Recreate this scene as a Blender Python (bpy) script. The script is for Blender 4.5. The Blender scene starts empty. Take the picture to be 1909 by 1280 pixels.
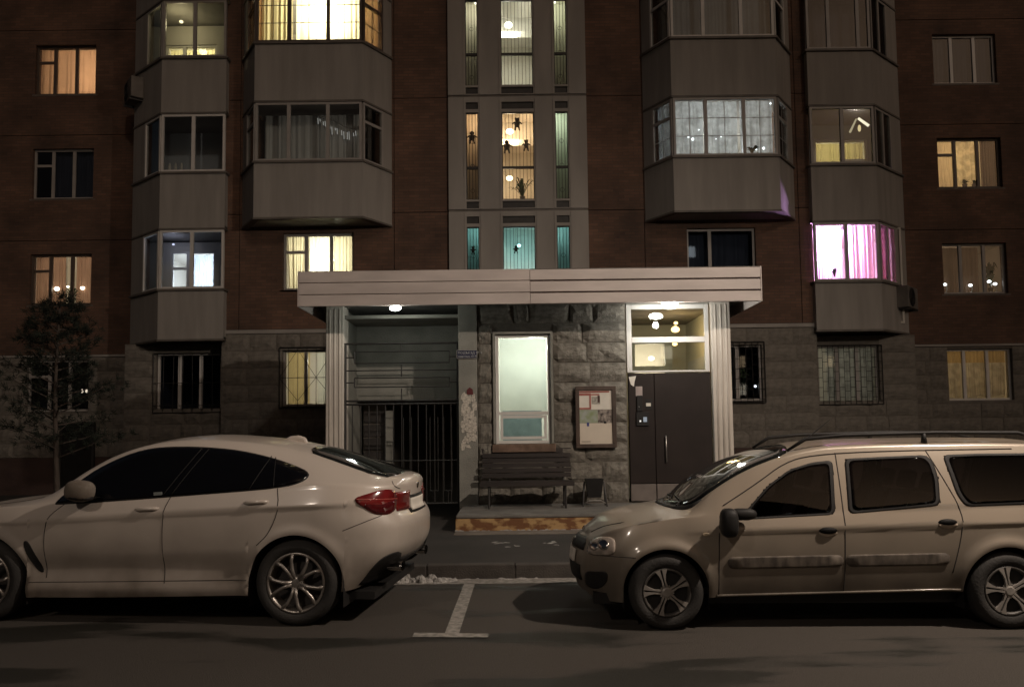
import bpy, bmesh, math, random
from mathutils import Matrix, Vector
random.seed(7)
SC = bpy.context.scene
COL = SC.collection
rad = math.radians

# ------------------------------------------------------------------ camera
F, IW, IH, PPY, CH = 1485.0, 1909, 1280, 66.0, 1.67
CAM_ROT = Matrix.Rotation(rad(93.75), 4, 'X') @ Matrix.Rotation(rad(-0.7), 4, 'Z')
cam = bpy.data.cameras.new('camera')
camo = bpy.data.objects.new('camera', cam)
COL.objects.link(camo)
camo.matrix_world = Matrix.Translation((0, 0, CH)) @ CAM_ROT
cam.sensor_width = 36.0
cam.lens = F / IW * 36.0
cam.shift_y = PPY / IW
cam.clip_end = 2000
SC.camera = camo
_R3 = CAM_ROT.to_3x3()

def at(px, py, Y):
    """world x, z of a point of the photograph that lies at distance Y"""
    d = _R3 @ Vector(((px - IW / 2) / F, -(py - IH / 2 - PPY) / F, -1.0))
    t = Y / d.y
    return d.x * t, CH + d.z * t

# ------------------------------------------------------------------ world, sun, exposure
LAMP_W = 3000.0
SUN_DIR = Vector((-0.45, 1.0, -0.43)).normalized()      # the way the light travels
world = bpy.data.worlds.new('World')
SC.world = world
world.use_nodes = True
wn = world.node_tree
wn.nodes.clear()
sky = wn.nodes.new('ShaderNodeTexSky')
sky.sky_type = 'NISHITA'
sky.sun_disc = False
sky.sun_elevation = math.asin(-SUN_DIR.z)
sky.sun_rotation = math.atan2(-SUN_DIR.x, -SUN_DIR.y)
sky.dust_density = 6.0
sky.air_density = 1.0
sky.ozone_density = 0.6
tint = wn.nodes.new('ShaderNodeMix')
tint.data_type = 'RGBA'
tint.blend_type = 'MULTIPLY'
tint.inputs[0].default_value = 1.0
tint.inputs[7].default_value = (1.0, 0.80, 0.70, 1)      # sky over a city at night, sodium-tinged
bg = wn.nodes.new('ShaderNodeBackground')
bg.inputs[1].default_value = 0.0095
wo = wn.nodes.new('ShaderNodeOutputWorld')
wn.links.new(sky.outputs[0], tint.inputs[6])
wn.links.new(tint.outputs[2], bg.inputs[0])
wn.links.new(bg.outputs[0], wo.inputs[0])

sun = bpy.data.lights.new('sun', 'SUN')
sun.energy = 0.13
sun.angle = rad(2.0)
sun.color = (1.0, 0.86, 0.74)
suno = bpy.data.objects.new('sun', sun)
COL.objects.link(suno)
suno.rotation_euler = SUN_DIR.to_track_quat('-Z', 'Y').to_euler()
suno.location = (10, -12, 14)

SC.view_settings.view_transform = 'Standard'
SC.view_settings.look = 'None'
SC.view_settings.exposure = 0.0
SC.view_settings.gamma = 1.0
SC.view_settings.use_curve_mapping = False
SC.cycles.use_denoising = True
SC.cycles.max_bounces = 8
SC.cycles.transparent_max_bounces = 16
SC.cycles.caustics_reflective = False
SC.cycles.caustics_refractive = False
SC.cycles.sample_clamp_indirect = 3.0

# ------------------------------------------------------------------ materials
MATS = {}

def newmat(name):
    m = bpy.data.materials.new(name)
    m.use_nodes = True
    nt = m.node_tree
    nt.nodes.clear()
    out = nt.nodes.new('ShaderNodeOutputMaterial')
    return m, nt, out

def pmat(name, col, rough=0.7, metal=0.0, var=0.12, scale=6.0, bump=0.0, bscale=60.0, coat=0.0, spec=0.5, col2=None, stretch=(1, 1, 1), detail=6.0, lo=0.35, hi=0.65):
    """principled surface whose colour wanders between two tones, with fine relief"""
    if name in MATS:
        return MATS[name]
    m, nt, out = newmat(name)
    N, L = nt.nodes, nt.links
    b = N.new('ShaderNodeBsdfPrincipled')
    b.inputs['Roughness'].default_value = rough
    b.inputs['Metallic'].default_value = metal
    b.inputs['Coat Weight'].default_value = coat
    b.inputs['Coat Roughness'].default_value = 0.06
    b.inputs['Specular IOR Level'].default_value = spec
    tc = N.new('ShaderNodeTexCoord')
    mp = N.new('ShaderNodeMapping')
    mp.inputs['Scale'].default_value = stretch
    L.new(tc.outputs['Object'], mp.inputs[0])
    nz = N.new('ShaderNodeTexNoise')
    nz.inputs['Scale'].default_value = scale
    nz.inputs['Detail'].default_value = detail
    L.new(mp.outputs[0], nz.inputs['Vector'])
    rp = N.new('ShaderNodeValToRGB')
    c = Vector(col)
    a2 = Vector(col2) if col2 else c * (1 + var)
    rp.color_ramp.elements[0].position = lo
    rp.color_ramp.elements[1].position = hi
    rp.color_ramp.elements[0].color = (*(c if col2 else c * (1 - var)), 1)
    rp.color_ramp.elements[1].color = (*a2, 1)
    L.new(nz.outputs[0], rp.inputs[0])
    L.new(rp.outputs[0], b.inputs['Base Color'])
    if bump > 0:
        n2 = N.new('ShaderNodeTexNoise')
        n2.inputs['Scale'].default_value = bscale
        n2.inputs['Detail'].default_value = 5
        L.new(mp.outputs[0], n2.inputs['Vector'])
        bp = N.new('ShaderNodeBump')
        bp.inputs['Strength'].default_value = bump
        bp.inputs['Distance'].default_value = 0.02
        L.new(n2.outputs[0], bp.inputs['Height'])
        L.new(bp.outputs[0], b.inputs['Normal'])
    L.new(b.outputs[0], out.inputs[0])
    MATS[name] = m
    return m

def emat(name, col, strength):
    if name in MATS:
        return MATS[name]
    m, nt, out = newmat(name)
    e = nt.nodes.new('ShaderNodeEmission')
    e.inputs[0].default_value = (*col, 1)
    e.inputs[1].default_value = strength
    nt.links.new(e.outputs[0], out.inputs[0])
    MATS[name] = m
    return m

def glassmat(name, col=(1, 1, 1), refl=1.0):
    if name in MATS:
        return MATS[name]
    m, nt, out = newmat(name)
    N, L = nt.nodes, nt.links
    t = N.new('ShaderNodeBsdfTransparent')
    t.inputs[0].default_value = (*col, 1)
    g = N.new('ShaderNodeBsdfGlossy')
    g.inputs['Roughness'].default_value = 0.02
    fr = N.new('ShaderNodeFresnel')
    fr.inputs[0].default_value = 1.45
    mu = N.new('ShaderNodeMath')
    mu.operation = 'MULTIPLY'
    mu.inputs[1].default_value = refl
    mx = N.new('ShaderNodeMixShader')
    L.new(fr.outputs[0], mu.inputs[0])
    L.new(mu.outputs[0], mx.inputs[0])
    L.new(t.outputs[0], mx.inputs[1])
    L.new(g.outputs[0], mx.inputs[2])
    L.new(mx.outputs[0], out.inputs[0])
    MATS[name] = m
    return m

def clothmat(name, col, trans=0.6, pattern=0.0):
    """thin cloth that lets light from behind through"""
    if name in MATS:
        return MATS[name]
    m, nt, out = newmat(name)
    N, L = nt.nodes, nt.links
    t = N.new('ShaderNodeBsdfTranslucent')
    d = N.new('ShaderNodeBsdfDiffuse')
    mx = N.new('ShaderNodeMixShader')
    mx.inputs[0].default_value = trans
    tc = N.new('ShaderNodeTexCoord')
    nz = N.new('ShaderNodeTexNoise')
    nz.inputs['Scale'].default_value = 5 if pattern else 2.0
    nz.inputs['Detail'].default_value = 3
    rp = N.new('ShaderNodeValToRGB')
    c = Vector(col)
    rp.color_ramp.elements[0].position = 0.4
    rp.color_ramp.elements[1].position = 0.6
    rp.color_ramp.elements[0].color = (*(c * (0.9 - pattern)), 1)
    rp.color_ramp.elements[1].color = (*c, 1)
    L.new(tc.outputs['Object'], nz.inputs['Vector'])
    L.new(nz.outputs[0], rp.inputs[0])
    L.new(rp.outputs[0], t.inputs[0])
    L.new(rp.outputs[0], d.inputs[0])
    L.new(d.outputs[0], mx.inputs[1])
    L.new(t.outputs[0], mx.inputs[2])
    L.new(mx.outputs[0], out.inputs[0])
    MATS[name] = m
    return m

def brickmat():
    m, nt, out = newmat('brick')
    N, L = nt.nodes, nt.links
    b = N.new('ShaderNodeBsdfPrincipled')
    b.inputs['Roughness'].default_value = 0.85
    tc = N.new('ShaderNodeTexCoord')
    sx = N.new('ShaderNodeSeparateXYZ')
    cx = N.new('ShaderNodeCombineXYZ')
    L.new(tc.outputs['Object'], sx.inputs[0])
    ad = N.new('ShaderNodeMath')
    L.new(sx.outputs[0], ad.inputs[0])
    L.new(sx.outputs[1], ad.inputs[1])
    L.new(ad.outputs[0], cx.inputs[0])
    L.new(sx.outputs[2], cx.inputs[1])
    bt = N.new('ShaderNodeTexBrick')
    bt.inputs['Scale'].default_value = 1.0
    bt.inputs['Brick Width'].default_value = 0.26
    bt.inputs['Row Height'].default_value = 0.077
    bt.inputs['Mortar Size'].default_value = 0.006
    bt.inputs['Mortar Smooth'].default_value = 0.3
    bt.inputs['Color1'].default_value = (0.118, 0.071, 0.050, 1)
    bt.inputs['Color2'].default_value = (0.162, 0.094, 0.065, 1)
    bt.inputs['Mortar'].default_value = (0.090, 0.070, 0.058, 1)
    L.new(cx.outputs[0], bt.inputs['Vector'])
    nz = N.new('ShaderNodeTexNoise')
    nz.inputs['Scale'].default_value = 0.9
    nz.inputs['Detail'].default_value = 7
    L.new(tc.outputs['Object'], nz.inputs['Vector'])
    rp = N.new('ShaderNodeValToRGB')
    rp.color_ramp.elements[0].position = 0.3
    rp.color_ramp.elements[1].position = 0.7
    rp.color_ramp.elements[0].color = (0.55, 0.55, 0.56, 1)
    rp.color_ramp.elements[1].color = (1.25, 1.18, 1.12, 1)
    L.new(nz.outputs[0], rp.inputs[0])
    mx = N.new('ShaderNodeMix')
    mx.data_type = 'RGBA'
    mx.blend_type = 'MULTIPLY'
    mx.inputs[0].default_value = 1
    L.new(bt.outputs[0], mx.inputs[6])
    L.new(rp.outputs[0], mx.inputs[7])
    L.new(mx.outputs[2], b.inputs['Base Color'])
    bp = N.new('ShaderNodeBump')
    bp.inputs['Strength'].default_value = 0.6
    bp.inputs['Distance'].default_value = 0.01
    bp.invert = True
    L.new(bt.outputs[1], bp.inputs['Height'])
    L.new(bp.outputs[0], b.inputs['Normal'])
    L.new(b.outputs[0], out.inputs[0])
    MATS['brick'] = m
    return m

M_BRICK = brickmat()
M_PANEL = pmat('beige_panel', (0.30, 0.280, 0.256), 0.85, var=0.13, scale=2.6, bump=0.25, bscale=90, stretch=(1.8, 1.8, 0.22), lo=.28, hi=.72, detail=10)
M_PANEL2 = pmat('stair_panel', (0.32, 0.30, 0.275), 0.85, var=0.12, scale=1.5, bump=0.25, bscale=90, stretch=(1, 1, 0.3))
M_STONE = pmat('split_stone', (0.105, 0.096, 0.080), 0.9, scale=5, bump=0.9, bscale=26, col2=(0.255, 0.235, 0.20), lo=.3, hi=.7)
M_STONE2 = pmat('facade_stone', (0.15, 0.138, 0.118), 0.92, scale=4, bump=0.9, bscale=24, col2=(0.22, 0.20, 0.172))
M_MORTAR = pmat('mortar', (0.15, 0.135, 0.115), 0.95, scale=9, bump=0.5)
M_PLINTH = pmat('plinth_paint', (0.060, 0.036, 0.030), 0.8, scale=2, var=0.2, bump=0.4)
M_WHITE = pmat('white_plastic', (0.62, 0.60, 0.57), 0.45, var=0.05, scale=3)
M_GREYF = pmat('grey_frame', (0.33, 0.31, 0.29), 0.5, var=0.08, scale=3)
M_BROWNF = pmat('dark_frame', (0.10, 0.075, 0.06), 0.5, var=0.1, scale=3)
M_LEDGE = pmat('ledge_metal', (0.13, 0.115, 0.10), 0.6, var=0.2, scale=3)
M_DARK = pmat('dark_metal', (0.030, 0.028, 0.026), 0.55, var=0.2, scale=8)
M_BLACK = pmat('black_plastic', (0.014, 0.013, 0.0125), 0.6, var=0.15, scale=8, spec=.3)
M_ROOM = pmat('room_paint', (0.55, 0.52, 0.47), 0.9, var=0.05, scale=1)
M_ROOMD = pmat('room_dim', (0.34, 0.36, 0.40), 0.9, var=0.1, scale=1)  # darker copy of the room paint, darkness of unlit rooms put into the colour
M_GLASS = glassmat('window_glass', (0.96, 0.98, 0.97), 0.8)
M_GLASSD = glassmat('unlit_glass', (0.60, 0.62, 0.66), 0.9)  # darker tint puts the gloom of unlit windows into the glass
M_PLASTER = pmat('porch_plaster', (0.22, 0.215, 0.19), 0.9, var=0.15, scale=3, bump=0.4, bscale=40)
M_COLUMN = pmat('column_plaster', (0.58, 0.53, 0.47), 0.85, var=0.12, scale=2.5, bump=0.35, bscale=50, stretch=(1, 1, 0.4))
M_FASCIA = pmat('fascia_metal', (0.55, 0.49, 0.46), 0.5, var=0.10, scale=2.2, bump=0.05, stretch=(0.5, 1, 2), spec=0.35)
M_CONC = pmat('concrete', (0.16, 0.15, 0.135), 0.92, var=0.25, scale=2.5, bump=0.5, bscale=45)
M_TILEPAINT = pmat('peeling_ochre', (0.17, 0.075, 0.030), 0.85, scale=5.5, col2=(0.42, 0.27, 0.12), bump=0.5, bscale=14, stretch=(1, 1, 1.6), lo=0.44, hi=0.56)
M_DOOR = pmat('door_brown', (0.021, 0.0145, 0.0125), 0.6, var=0.12, scale=3, bump=0.05, spec=.25)
M_DOORK = pmat('kick_plate', (0.17, 0.145, 0.13), 0.5, metal=0.2, var=0.12, scale=6)
M_STEEL = pmat('brushed_steel', (0.45, 0.43, 0.40), 0.35, metal=0.9, var=0.1, scale=6)
M_WOOD = pmat('bench_wood', (0.016, 0.012, 0.0105), 0.6, scale=5, col2=(0.030, 0.022, 0.019), bump=0.2, bscale=30, stretch=(0.4, 4, 4))
M_PAPER = pmat('paper', (0.66, 0.62, 0.55), 0.9, var=0.06, scale=5)
M_SCRAP = pmat('torn_paper', (0.50, 0.46, 0.40), 0.95, var=0.25, scale=30, bump=0.4)
M_NEEDLE = pmat('pine_needles', (0.012, 0.017, 0.010), 0.85, var=0.35, scale=4)
M_BARK = pmat('pine_bark', (0.075, 0.058, 0.047), 0.95, var=0.3, scale=14, bump=0.7, bscale=50, stretch=(1, 1, 0.3))
M_SNOW = pmat('dirty_snow', (0.34, 0.325, 0.305), 0.8, var=0.25, scale=18, bump=0.7, bscale=40)
M_PAINT = pmat('road_paint', (0.15, 0.14, 0.125), 0.85, scale=16, col2=(0.30, 0.28, 0.25), bump=0.3, bscale=80, lo=0.35, hi=0.6)
M_KERB = pmat('kerb_concrete', (0.060, 0.052, 0.045), 0.95, var=0.2, scale=4, bump=0.5, bscale=50)
M_PATH = pmat('path_asphalt', (0.030, 0.026, 0.022), 0.92, scale=1.1, col2=(0.044, 0.038, 0.033), bump=0.5, bscale=120)

def roadmat():
    m, nt, out = newmat('road_asphalt')
    N, L = nt.nodes, nt.links
    b = N.new('ShaderNodeBsdfPrincipled')
    tc = N.new('ShaderNodeTexCoord')
    mp = N.new('ShaderNodeMapping')
    mp.inputs['Scale'].default_value = (0.35, 1.3, 1)
    L.new(tc.outputs['Object'], mp.inputs[0])
    a = N.new('ShaderNodeTexNoise')
    a.inputs['Scale'].default_value = 1.1
    a.inputs['Detail'].default_value = 4
    L.new(mp.outputs[0], a.inputs['Vector'])
    g = N.new('ShaderNodeTexNoise')
    g.inputs['Scale'].default_value = 75
    g.inputs['Detail'].default_value = 6
    g.inputs['Roughness'].default_value = .75
    L.new(tc.outputs['Object'], g.inputs['Vector'])
    r1 = N.new('ShaderNodeValToRGB')          # damp patches
    r1.color_ramp.elements[0].position = 0.53
    r1.color_ramp.elements[1].position = 0.60
    r1.color_ramp.elements[0].color = (0, 0, 0, 1)
    r1.color_ramp.elements[1].color = (1, 1, 1, 1)
    L.new(a.outputs[0], r1.inputs[0])
    r2 = N.new('ShaderNodeValToRGB')
    r2.color_ramp.elements[0].position = 0.3
    r2.color_ramp.elements[1].position = 0.75
    r2.color_ramp.elements[0].color = (0.034, 0.0285, 0.023, 1)
    r2.color_ramp.elements[1].color = (0.080, 0.067, 0.055, 1)
    L.new(g.outputs[0], r2.inputs[0])
    mx = N.new('ShaderNodeMix')
    mx.data_type = 'RGBA'
    L.new(r1.outputs[0], mx.inputs[0])
    L.new(r2.outputs[0], mx.inputs[6])
    mx.inputs[7].default_value = (0.024, 0.0225, 0.018, 1)
    L.new(mx.outputs[2], b.inputs['Base Color'])
    mr = N.new('ShaderNodeMapRange')
    mr.inputs[3].default_value = 0.85
    mr.inputs[4].default_value = 0.42
    L.new(r1.outputs[0], mr.inputs[0])
    L.new(mr.outputs[0], b.inputs['Roughness'])
    bp = N.new('ShaderNodeBump')
    bp.inputs['Strength'].default_value = 0.9
    bp.inputs['Distance'].default_value = 0.012
    L.new(g.outputs[0], bp.inputs['Height'])
    L.new(bp.outputs[0], b.inputs['Normal'])
    L.new(b.outputs[0], out.inputs[0])
    return m

M_ROAD = roadmat()

# ------------------------------------------------------------------ mesh helpers
class MB:
    def __init__(s):
        s.v, s.f = [], []

    def box(s, x0, x1, y0, y1, z0, z1):
        n = len(s.v)
        s.v += [(x, y, z) for z in (z0, z1) for y in (y0, y1) for x in (x0, x1)]
        s.f += [tuple(n + i for i in q) for q in ((0, 2, 3, 1), (4, 5, 7, 6), (0, 1, 5, 4), (2, 6, 7, 3), (0, 4, 6, 2), (1, 3, 7, 5))]
        return s

    def poly(s, pts):
        n = len(s.v)
        s.v += [tuple(p) for p in pts]
        s.f.append(tuple(range(n, n + len(pts))))
        return s

    def prism(s, pts, y0, y1):
        """outline of (x, z) points, counter-clockwise seen from -y, pushed from y0 to y1"""
        n, k = len(s.v), len(pts)
        s.v += [(x, y0, z) for x, z in pts] + [(x, y1, z) for x, z in pts]
        s.f.append(tuple(n + i for i in range(k)))
        s.f.append(tuple(n + k + i for i in reversed(range(k))))
        for i in range(k):
            j = (i + 1) % k
            s.f.append((n + i, n + k + i, n + k + j, n + j))
        return s

    def zprism(s, pts, z0, z1):
        """outline of (x, y) points pushed from z0 to z1"""
        n, k = len(s.v), len(pts)
        s.v += [(x, y, z0) for x, y in pts] + [(x, y, z1) for x, y in pts]
        s.f.append(tuple(n + i for i in reversed(range(k))))
        s.f.append(tuple(n + k + i for i in range(k)))
        for i in range(k):
            j = (i + 1) % k
            s.f.append((n + i, n + j, n + k + j, n + k + i))
        return s

    def tube(s, pts, r, n=6, closed=False):
        pts = [Vector(p) for p in pts]
        rr = r if isinstance(r, (list, tuple)) else [r] * len(pts)
        base, k = len(s.v), len(pts)
        prev = None
        for i, p in enumerate(pts):
            if closed:
                t = pts[(i + 1) % k] - pts[i - 1]
            else:
                t = pts[min(i + 1, k - 1)] - pts[max(i - 1, 0)]
            t.normalize()
            if prev is None:
                a = Vector((0, 0, 1)) if abs(t.z) < 0.9 else Vector((1, 0, 0))
                u = t.cross(a).normalized()
            else:
                u = (prev - t * prev.dot(t)).normalized()
            prev = u
            w = t.cross(u)
            for j in range(n):
                an = 2 * math.pi * j / n
                s.v.append(tuple(p + (u * math.cos(an) + w * math.sin(an)) * rr[i]))
        for i in range(k if closed else k - 1):
            i2 = (i + 1) % k
            for j in range(n):
                j2 = (j + 1) % n
                s.f.append((base + i * n + j, base + i * n + j2, base + i2 * n + j2, base + i2 * n + j))
        if not closed:
            s.f.append(tuple(base + j for j in reversed(range(n))))
            s.f.append(tuple(base + (k - 1) * n + j for j in range(n)))
        return s

    def lathe_y(s, prof, cx, cz, n=32, close=False):
        """profile of (radius, y) turned about the line x = cx, z = cz"""
        base, k = len(s.v), len(prof)
        for i in range(n):
            a = 2 * math.pi * i / n
            for r, y in prof:
                s.v.append((cx + r * math.cos(a), y, cz + r * math.sin(a)))
        for i in range(n):
            i2 = (i + 1) % n
            for j in range(k if close else k - 1):
                j2 = (j + 1) % k
                s.f.append((base + i * k + j, base + i2 * k + j, base + i2 * k + j2, base + i * k + j2))
        return s

    def ball(s, c, rx, ry, rz, nu=10, nv=7, e=1.0):
        base = len(s.v)
        pw = lambda v: math.copysign(abs(v) ** e, v)
        for i in range(nv + 1):
            th = math.pi * i / nv
            for j in range(nu):
                ph = 2 * math.pi * j / nu
                s.v.append((c[0] + rx * pw(math.sin(th)) * pw(math.cos(ph)), c[1] + ry * pw(math.sin(th)) * pw(math.sin(ph)), c[2] + rz * pw(math.cos(th))))
        for i in range(nv):
            for j in range(nu):
                j2 = (j + 1) % nu
                s.f.append((base + i * nu + j, base + (i + 1) * nu + j, base + (i + 1) * nu + j2, base + i * nu + j2))
        return s

    def mesh(s, name, mat, smooth=False):
        me = bpy.data.meshes.new(name)
        me.from_pydata(s.v, [], s.f)
        if smooth:
            me.polygons.foreach_set('use_smooth', [True] * len(me.polygons))
        if mat:
            me.materials.append(mat)
        return me

    def build(s, name, mat, parent=None, smooth=False, bevel=0.0, fix=False, loc=None, rz=0.0):
        me = s.mesh(name, mat, smooth)
        if fix:
            bm = bmesh.new()
            bm.from_mesh(me)
            bmesh.ops.remove_doubles(bm, verts=bm.verts, dist=1e-5)
            bmesh.ops.recalc_face_normals(bm, faces=bm.faces)
            bm.to_mesh(me)
            bm.free()
        o = bpy.data.objects.new(name, me)
        COL.objects.link(o)
        if parent:
            o.parent = parent
        if loc:
            o.location = loc
        o.rotation_euler[2] = rz
        if bevel:
            b = o.modifiers.new('bevel', 'BEVEL')
            b.width = bevel
            b.segments = 2
            b.limit_method = 'ANGLE'
        return o

def tag(o, label, cat, group=None):
    o['label'] = label
    o['category'] = cat
    if group:
        o['group'] = group
    return o

def thing(name, label, cat, loc=(0, 0, 0), rz=0.0, group=None):
    o = bpy.data.objects.new(name, None)
    COL.objects.link(o)
    o.location = loc
    o.rotation_euler[2] = rz
    o.empty_display_size = 0.2
    return tag(o, label, cat, group)

def struct(o):
    o['kind'] = 'structure'
    return o

def share(name, me, parent, loc, scale=(1, 1, 1), rz=0.0):
    o = bpy.data.objects.new(name, me)
    COL.objects.link(o)
    o.parent = parent
    o.location = loc
    o.scale = scale
    o.rotation_euler[2] = rz
    return o

def holes_rects(x0, x1, z0, z1, holes):
    """the rectangle cut up around its rectangular holes"""
    xs = sorted({x0, x1, *[min(max(h[i], x0), x1) for h in holes for i in (0, 1)]})
    zs = sorted({z0, z1, *[min(max(h[i], z0), z1) for h in holes for i in (2, 3)]})
    out = []
    for i in range(len(xs) - 1):
        run = None
        for j in range(len(zs) - 1):
            cx, cz = (xs[i] + xs[i + 1]) / 2, (zs[j] + zs[j + 1]) / 2
            solid = not any(h[0] < cx < h[1] and h[2] < cz < h[3] for h in holes)
            if solid:
                run = [zs[j], zs[j + 1]] if run is None else [run[0], zs[j + 1]]
            if (not solid or j == len(zs) - 2) and run:
                out.append((xs[i], xs[i + 1], run[0], run[1]))
                run = None
    return out

def holed_wall(name, mat, parent, x0, x1, z0, z1, y0, y1, holes=()):
    mb = MB()
    for a, b, c, d in holes_rects(x0, x1, z0, z1, list(holes)):
        mb.box(a, b, y0, y1, c, d)
    return mb.build(name, mat, parent)

# split-face stone blocks: a few shared shapes, one metre square, scaled to their place
def stone_shape(k, depth, nx=7, nz=5):
    """split face: rough hump in the middle, chipped down to the joints"""
    from mathutils import noise
    mb = MB()
    o = Vector((k * 7.3, k * 3.1, k * 1.7))
    for j in range(nz + 1):
        for i in range(nx + 1):
            u, w = i / nx, j / nz
            edge = min(u * 1.6, (1 - u) * 1.6, w, 1 - w)
            n1 = noise.noise(Vector((u * 2.2, w * 1.8, 0)) + o)
            n2 = noise.noise(Vector((u * 6.5, w * 5.0, 4)) + o)
            y = -depth * (0.15 + min(1, edge * 3.4) * (0.62 + 0.55 * n1 + 0.32 * n2))
            m = 0 if (i in (0, nx) or j in (0, nz)) else 1
            if not m:
                y = -depth * (.10 + .10 * n2)
            mb.v.append((u + m * .05 * noise.noise(Vector((u * 5, w * 5, 9)) + o), y, w + m * .07 * noise.noise(Vector((u * 5, w * 5, 14)) + o)))
    for j in range(nz):
        for i in range(nx):
            a = j * (nx + 1) + i
            if (i * 3 + j * 5 + k) % 2:
                mb.f += [(a, a + 1, a + nx + 2), (a, a + nx + 2, a + nx + 1)]
            else:
                mb.f += [(a, a + 1, a + nx + 1), (a + 1, a + nx + 2, a + nx + 1)]
    rim = [0, nx, nz * (nx + 1) + nx, nz * (nx + 1)]
    n = len(mb.v)
    mb.v += [(0, 0.02, 0), (1, 0.02, 0), (1, 0.02, 1), (0, 0.02, 1)]
    for q in range(4):
        mb.f.append((rim[q], n + q, n + (q + 1) % 4, rim[(q + 1) % 4]))
    return mb

ST_PORCH = [stone_shape(k, 0.065).mesh('stone_block', M_STONE) for k in range(9)]
ST_FACADE = [stone_shape(20 + k, 0.06, 5, 4).mesh('stone_block', M_STONE2) for k in range(9)]

def lay_stones(parent, shapes, x0, x1, z0, z1, y, course, width, holes=(), seed=1):
    rnd = random.Random(seed)
    nrow = max(1, round((z1 - z0) / course))
    ch = (z1 - z0) / nrow
    for r in range(nrow):
        a, b = z0 + r * ch, z0 + (r + 1) * ch
        cuts = [(h[0], h[1]) for h in holes if h[2] < b - 0.06 and h[3] > a + 0.06]
        spans = [(x0, x1)]
        for c0, c1 in cuts:
            nxt = []
            for s0, s1 in spans:
                if c1 <= s0 or c0 >= s1:
                    nxt.append((s0, s1))
                else:
                    if c0 - s0 > 0.05:
                        nxt.append((s0, c0))
                    if s1 - c1 > 0.05:
                        nxt.append((c1, s1))
            spans = nxt
        for s0, s1 in spans:
            k = max(1, round((s1 - s0) / width))
            edges = [s0 + (s1 - s0) * (i + (rnd.uniform(-.26, .26) if 0 < i < k else 0)) / k for i in range(k + 1)]
            for e0, e1 in zip(edges, edges[1:]):
                share('stone_block', rnd.choice(shapes), parent, (e0 + 0.006, y + rnd.uniform(-.012, .006), a + 0.006), (e1 - e0 - 0.012, rnd.uniform(.85, 1.15), b - a - 0.012))

# ================================================================== ground
g = struct(MB().box(-400, 400, -400, 400, -1.0, -0.02).build('ground', pmat('ground_soil', (0.07, 0.06, 0.05), 0.95, var=0.3, scale=0.6)))
struct(MB().box(-60, 60, -40, 9.2, -0.5, 0.0).build('road', M_ROAD))
struct(MB().box(-60, 60, 9.352, 24, -0.5, 0.147).build('pavement', M_PATH))
kerb = struct(MB().box(-60, 60, 9.215, 9.34, -0.4, 0.10).build('kerb', M_MORTAR))
ks = MB().box(0, 1.0, 0, 0.15, -0.3, 0.155).mesh('kerb_stone', M_KERB)
for i in range(18):
    o = share('kerb_stone', ks, kerb, (-9.06 + i * 1.008, 9.2 + random.uniform(-.006, .006), random.uniform(-.006, .004)))
    bv = o.modifiers.new('bevel', 'BEVEL'); bv.width = 0.012; bv.segments = 2
# painted parking marks
def paint(name, pts, z):
    o = MB().poly([(x, y, z) for x, y in pts]).build(name, M_PAINT)
    return struct(o)
paint('parking_line', [(-0.84, 6.62), (-0.22, 6.58), (-0.22, 6.70), (-0.84, 6.76)], 0.008)
paint('parking_line', [(-0.585, 6.74), (-0.465, 6.73), (-0.435, 8.90), (-0.555, 8.91)], 0.004)
paint('parking_line', [(-9.0, 8.90), (8.0, 8.87), (8.0, 9.17), (-9.0, 9.18)], 0.004)

# ================================================================== street lamp, right of where the picture was taken from
def street_lamp(label, foot, aim, watts, cone):
    LH = 7.4
    sl = thing('street_lamp', label, 'street lamp', foot)
    a = Vector(aim) - Vector(foot)
    u = Vector((a.x, a.y, 0)).normalized()
    hx_, hy_ = u.x * .85, u.y * .85
    MB().tube([(0, 0, -.2), (0, 0, 2.0), (0, 0, LH - .6), (u.x * .15, u.y * .15, LH - .1), (u.x * .55, u.y * .55, LH + .12)], [.09, .08, .055, .05, .045], 12).build('pole', M_STEEL, sl, smooth=True)
    MB().lathe_y([(.001, 0), (.16, 0), (.16, .3), (.09, .36)], 0, 0, 16).build('base_cover', M_DARK, sl).rotation_euler[0] = rad(90)
    hd = MB().box(-.16, .16, -.34, .34, -.06, .09).build('lamp_head', M_STEEL, sl, bevel=.04, loc=(hx_, hy_, LH + .12), rz=math.atan2(u.y, u.x) - math.pi / 2)
    MB().box(-.12, .12, -.28, .28, -.0635, -.0615).build('lens', emat('street_lens', (1, .84, .68), 12), hd)
    spot = bpy.data.lights.new('street_lamp_light', 'SPOT')
    spot.energy = watts
    spot.color = (1.0, .84, .70)
    spot.spot_size = rad(cone)
    spot.spot_blend = 1.0
    spot.shadow_soft_size = .12
    spo = bpy.data.objects.new('street_lamp_light', spot)
    COL.objects.link(spo)
    spo.parent = sl
    spo.location = (hx_, hy_, LH)
    spo.rotation_euler = (Vector(aim) - Vector(foot) - Vector((hx_, hy_, LH))).to_track_quat('-Z', 'Y').to_euler()
street_lamp('tall grey street lamp to the right of the parked cars', (7.1, 4.0, 0), (0.8, 10.4, 0), LAMP_W, 143)
street_lamp('tall grey street lamp at the far side of the road, left of the photographer', (-6.4, -2.6, 0), (-2.6, 3.4, 0), 950.0, 78)

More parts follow.
